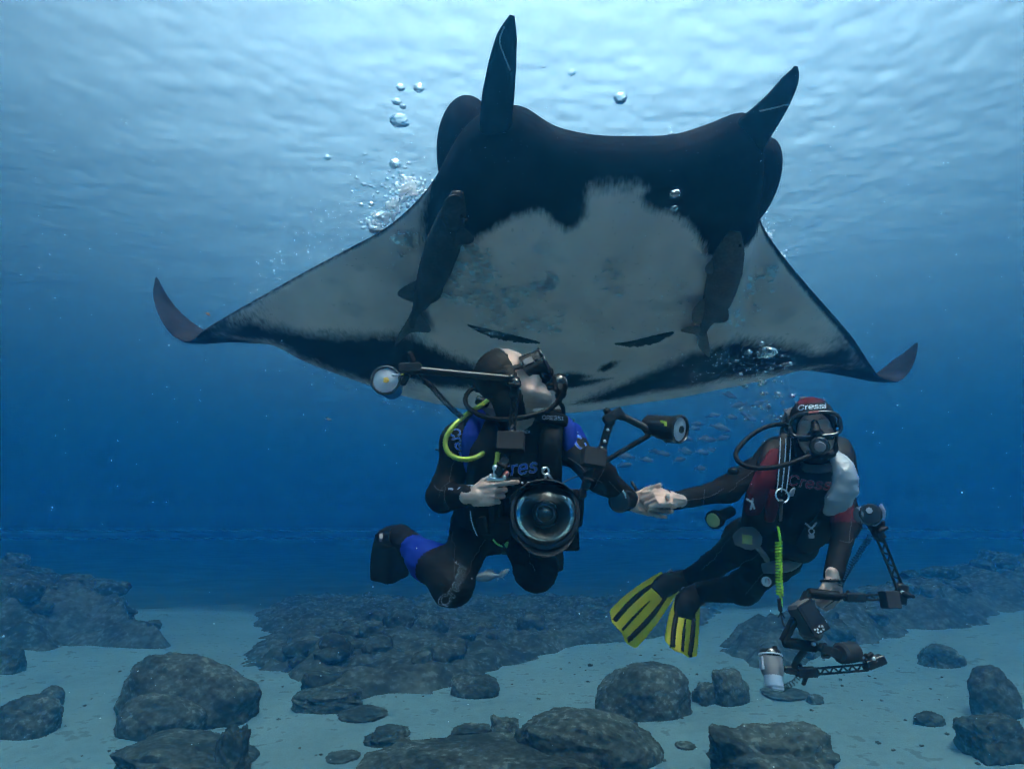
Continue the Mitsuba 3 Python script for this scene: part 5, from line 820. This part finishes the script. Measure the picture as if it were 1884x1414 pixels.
for x, y, l in [([3.384, 9.259, 4.034], 0, 0.288), ([3.573, 9.393, 3.907], 0, 0.291), ([3.295, 9.828, 3.818], 0, 0.249), ([3.526, 9.638, 3.754], 0, 0.262), ([3.731, 9.347, 3.681], 0, 0.288), ([3.138, 9.085, 3.49], 0, 0.328), ([3.052, 10.075, 3.654], 0, 0.254), ([2.801, 9.718, 3.433], 0, 0.279), ([3.028, 9.425, 3.369], 0, 0.305), ([3.054, 9.773, 3.212], 0, 0.262), ([3.259, 9.964, 3.274], 0, 0.232), ([2.736, 9.569, 3.202], 0, 0.291), ([2.715, 9.902, 3.106], 0, 0.264), ([2.493, 9.979, 3.213], 0, 0.249), ([2.421, 10.267, 3.297], 0, 0.22), ([1.758, 9.39, 3.094], 0, 0.285), ([1.761, 9.623, 2.987], 0, 0.256), ([2.208, 10.002, 3.118], 0, 0.249), ([2.636, 9.929, 3.412], 0, 0.267), ([3.964, 10.214, 3.922], 0, 0.222), ([4.115, 9.974, 4.059], 0, 0.236), ([3.593, 10.313, 3.526], 0, 0.259), ([3.006, 9.736, 2.948], 0, 0.259), ([3.167, 10.255, 3.76], 0, 0.241)]:
    tag(obj('fish', small_fish(CAM + (V(x) - CAM) * 1.25, l * 1.25, [rf.uniform(.6, 1) * (1 if rf.random() < .75 else -1), rf.uniform(-.6, .6), rf.uniform(-.25, .25)], 'fish_dark'), 'fish_dark', smooth=True), 'dim dark fish of the school behind the joined hands', 'fish', 'school of dim fish between the divers')
for x, l, d, mat, lab in (([-0.196, 5.232, 1.585], .26, [-.9, .3, -.1], 'fish_pale', 'pale striped fish seen between the legs of the kneeling diver, left of two'), ([-0.074, 5.435, 1.594], .15, [.7, .5, .5], 'fish_pale', 'pale fish seen between the legs of the kneeling diver, right of two'), ([-1.493, 2.828, 2.96], .035, [-.8, .1, .5], 'fish_orange', 'tiny orange fish beside the left wing tip of the ray'), ([0.325, 3.153, 2.483], .05, [.05, .4, 1], 'screen_fish', 'small yellowish fish just right of the kneeling diver\'s shoulder pad'), ([-1.264, 4.133, 2.684], .05, [.9, .2, -.1], 'fish_dark', 'tiny dark fish alone in the open water left of the kneeling diver'), ([-0.465, 6.306, 1.407], .15, [-.9, .2, .1], 'fish_dark', 'dim fish low behind the right knee of the kneeling diver')):
    if mat == 'screen_fish': mat = 'screen_olive'
    tag(obj('fish', small_fish(x, l, d, mat), mat, smooth=True), lab, 'fish')

# ---------------------------------------------------------------- air bubbles
def bubble(c, r, seed, sub=3, flat=.75):
    m = trimesh.creation.icosphere(subdivisions=sub); u = m.vertices; q = np.random.default_rng(seed)
    d = 1 + .35 * (meshkit.noise(u * 1.6 + seed * 1.7, seed) - .5) + .2 * (meshkit.noise(u * 3.6 + seed, seed) - .5)
    m.vertices = u * d[:, None] * r * V([q.uniform(.95, 1.2), q.uniform(.9, 1.1), flat * q.uniform(.8, 1.15)]) + V(c)
    return m
NAMED = [([-0.461, 2.165, 3.552], 0.0356), 'large wobbling bubble left of the left head lobe', ([-0.381, 2.132, 3.682], 0.02), 'bright bubble above and right of the large wobbling one', ([-0.456, 2.132, 3.684], 0.0145), 'bubble highest on the left of the ray', ([-0.472, 2.146, 3.626], 0.0178), 'flattened bubble between the highest and the large wobbling one', ([-0.447, 2.151, 3.609], 0.0134), 'small bubble touching the flattened one',
    ([-0.757, 2.201, 3.406], 0.0122), 'lone bubble far left above the left wing', ([0.425, 2.057, 3.571], 0.0246), 'bubble alone above the mouth of the ray', ([0.235, 2.032, 3.669], 0.0128), 'faint bubble right of the left head lobe, nearest the surface', ([0.546, 1.829, 3.244], 0.0093), 'bubble just above the rim of the mouth of the ray', ([0.521, 1.745, 2.963], 0.0156), 'bubble glinting on the dark throat of the ray',
    ([1.044, 2.394, 2.632], 0.0378), 'big cap shaped bubble over the head of the woman', ([-0.599, 2.455, 3.213], 0.0313), 'flat bubble stuck to the front edge of the left wing', ([-0.498, 2.296, 3.439], 0.0232), 'broad bubble above the white froth', ([0.124, 2.026, 3.694], 0.0085), 'tiny wisp of a bubble beside the left head lobe', ([-0.471, 2.391, 3.138], 0.0373), 'dark flattened bubble under the left wing beside the remora', ([0.122, 2.089, 2.946], 0.0447), 'wide flat bubble trapped under the belly, left of the middle', ([0.477, 2.077, 2.995], 0.0284), 'flat bubble trapped under the belly, right of the middle', ([0.531, 1.801, 2.942], 0.0125), 'pale smear of a bubble under the throat']
for i in range(0, len(NAMED), 2):
    (c, r), lab = NAMED[i], NAMED[i + 1]
    tag(obj('bubble', bubble(c, r, i, 4, .45 if 'flat' in lab else .78), 'bubble_film', smooth=True), lab, 'bubble')
rb = np.random.default_rng(5)
def scatter(poly, n, r0, r1, power=2.):
    pg = shapely.Polygon([p[:2] for p in poly]); out = []
    x0, y0, x1, y1 = pg.bounds
    while len(out) < n:
        q = shapely.Point(rb.uniform(x0, x1), rb.uniform(y0, y1))
        if pg.contains(q): out.append((q.x, q.y, r0 + (r1 - r0) * rb.random() ** power))
    return out
# plumes lie in upright sheets of water: (x, z) outlines in metres at a distance y, with some depth
def plume(poly, y, depth, n, r0, r1, group=None, label=None, key='bubble', sub=2, power=2.):
    got = [(V([x, y + rb.uniform(-depth, depth), z]), r) for x, z, r in scatter(poly, n, r0, r1, power)]
    if label:
        for i, (c, r) in enumerate(got): tag(obj('bubble', bubble(c, r, 100 + i, sub), 'bubble_film', smooth=True), label, 'bubble', group)
    return got
plume([[0.886, 2.617], [1.02, 2.667], [1.126, 2.628], [1.158, 2.52], [1.12, 2.326], [1.031, 2.228], [0.953, 2.326], [0.908, 2.498]], 2.433, .15, 95, .003, .013, 'bubbles rising from the woman', 'small round bubble rising in the plume above the woman', power=1.4)
plume([[-0.792, 3.23], [-0.676, 3.443], [-0.468, 3.556], [-0.352, 3.511], [-0.398, 3.376], [-0.56, 3.196], [-0.699, 3.129]], 2.328, .12, 60, .003, .011, 'bubbles above the left wing', 'small bubble drifting above the front edge of the left wing')
fine = plume([[-1.296, 3.02], [-1.141, 3.296], [-0.909, 3.459], [-0.78, 3.421], [-0.625, 3.371], [-0.651, 3.308], [-0.883, 3.17], [-1.141, 3.033], [-1.258, 2.97]], 2.666, .15, 750, .0014, .0055, power=2.5) + plume([[-0.514, 3.601], [-0.352, 3.556], [-0.352, 3.376], [-0.514, 3.376], [-0.699, 3.151], [-0.792, 3.151], [-0.699, 3.398]], 2.295, .1, 160, .0012, .004)
fine += plume([[0.597, 2.657], [0.829, 2.713], [1.13, 2.68], [1.222, 2.567], [1.153, 2.185], [1.014, 2.208], [0.898, 2.5], [0.644, 2.545]], 2.513, .2, 520, .0012, .0042, power=2.5)
fine += plume([[-1.202, 2.849], [-1.035, 2.772], [-0.854, 2.702], [-0.551, 2.611], [-0.309, 2.567], [-0.324, 2.537], [-0.612, 2.576], [-0.914, 2.684], [-1.157, 2.802]], 3.307, .1, 260, .0014, .0055, power=3)
fine += plume([[1.242, 3.499], [1.292, 3.419], [1.402, 3.263], [1.435, 3.263], [1.333, 3.405], [1.275, 3.512]], 2.823, .08, 110, .0016, .006)
fine += plume([[0.315, 2.527], [0.796, 2.605], [1.437, 2.696], [1.437, 2.67], [0.823, 2.488], [0.369, 2.411]], 2.929, .15, 130, .0012, .0035)
tiny = trimesh.creation.icosphere(subdivisions=1)
def many(items, flat=1.0): return cat_([trimesh.Trimesh(tiny.vertices * r * V([1, 1, flat]) + c, tiny.faces, process=False) for c, r in items])
scene['bubble_mist'] = mikit.ply(many(fine), 'bubble_film', smooth=True); tag('bubble_mist', 'mist of tiny bubbles along the wing edges and over the woman', 'bubbles', kind='stuff')
froth = []
for c, sx, sz, n in (([-0.465, 2.452, 3.433], .062, .034, 200), ([-0.49, 2.464, 3.385], .04, .03, 80), ([-0.536, 2.482, 3.352], .028, .024, 90), ([-0.584, 2.512, 3.315], .05, .022, 110), ([-0.628, 2.539, 3.291], .04, .016, 60), ([1.31, 2.871, 3.405], .022, .025, 40), ([1.366, 2.851, 3.279], .016, .014, 24)):
    for _ in range(n):
        u = rb.normal(size=3) * .42; froth.append((V(c) + u * V([sx, .03, sz]) * 1.6, rb.uniform(.003, .0095)))
scene['froth'] = mikit.ply(many(froth), 'bubble_film', smooth=True); tag('froth', 'white froth of trapped air along the front edge of the wings', 'froth', kind='stuff')
trapped = []
bg, _ = manta_grid(); bp = bg[:, :].reshape(-1, 3); bsc = np.stack([(bp - MOUTH)[:, 0], (bp - MOUTH) @ AFT], 1)
for poly, n, r1 in (([[-0.667, 0.376], [-0.543, 0.344], [-0.436, 0.396], [-0.31, 0.548], [-0.184, 0.681], [-0.18, 0.916], [-0.361, 1.001], [-0.598, 0.927], [-0.721, 0.699]], 2300, .0065), ([[-0.323, 0.477], [-0.256, 0.477], [-0.17, 0.563], [-0.19, 0.601], [-0.299, 0.53]], 200, .007), ([[-0.027, 0.412], [0.029, 0.413], [0.047, 0.461], [-0.021, 0.459]], 70, .008), ([[-0.071, 0.509], [0.178, 0.497], [0.329, 0.553], [0.305, 0.65], [0.01, 0.601]], 260, .006), ([[-0.098, 0.7], [-0.008, 0.639], [0.052, 0.892], [-0.04, 1.12]], 160, .005), ([[0.602, 0.77], [0.702, 0.635], [0.794, 0.675], [0.829, 0.881], [0.81, 1.14], [0.657, 1.017]], 420, .008), ([[-0.915, 0.466], [-0.828, 0.433], [-0.83, 0.539], [-0.909, 0.585], [-0.978, 0.698]], 120, .008), ([[0.12, 0.624], [0.349, 0.633], [0.499, 0.997], [0.215, 0.929]], 200, .005), ([[0.271, 1.215], [0.462, 1.062], [0.693, 1.169], [0.891, 1.756], [0.554, 1.77]], 260, .0035)):
    pg = shapely.Polygon(poly).buffer(.02); ok = np.nonzero(shapely.contains(pg, shapely.points(bsc)))[0]; k = 0
    if not len(ok): continue
    while k < n:
        i = ok[rb.integers(len(ok))]; q = bp[i] + rb.normal(size=3) * .006
        w = meshkit.fbm(q[None] * [9, 9, 9], 3, 8)[0]
        if rb.random() > np.clip((w - .40) * 5, .03, 1): k += .2; continue
        trapped.append((q - UP * .003, .003 + 1.5 * r1 * rb.random() ** 2.0)); k += 1
scene['trapped_bubbles'] = mikit.ply(many(trapped, .7), 'bubble_film', smooth=True); tag('trapped_bubbles', 'sheets of small air bubbles trapped under the belly of the ray', 'bubbles', kind='stuff')
snow = []
for _ in range(420):
    d = rb.uniform(1.0, 7.5); x, z = rb.uniform(-.9, .9) * d, rb.uniform(-.45, .8) * d
    if CAM[2] + z > .15: snow.append((V([x, d, CAM[2] + z]), rb.uniform(.0006, .0016) * (1 + .10 * d)))
scene['marine_snow'] = mikit.ply(many(snow), 'speck', smooth=True); tag('marine_snow', 'pale specks drifting in the water', 'specks', kind='stuff')
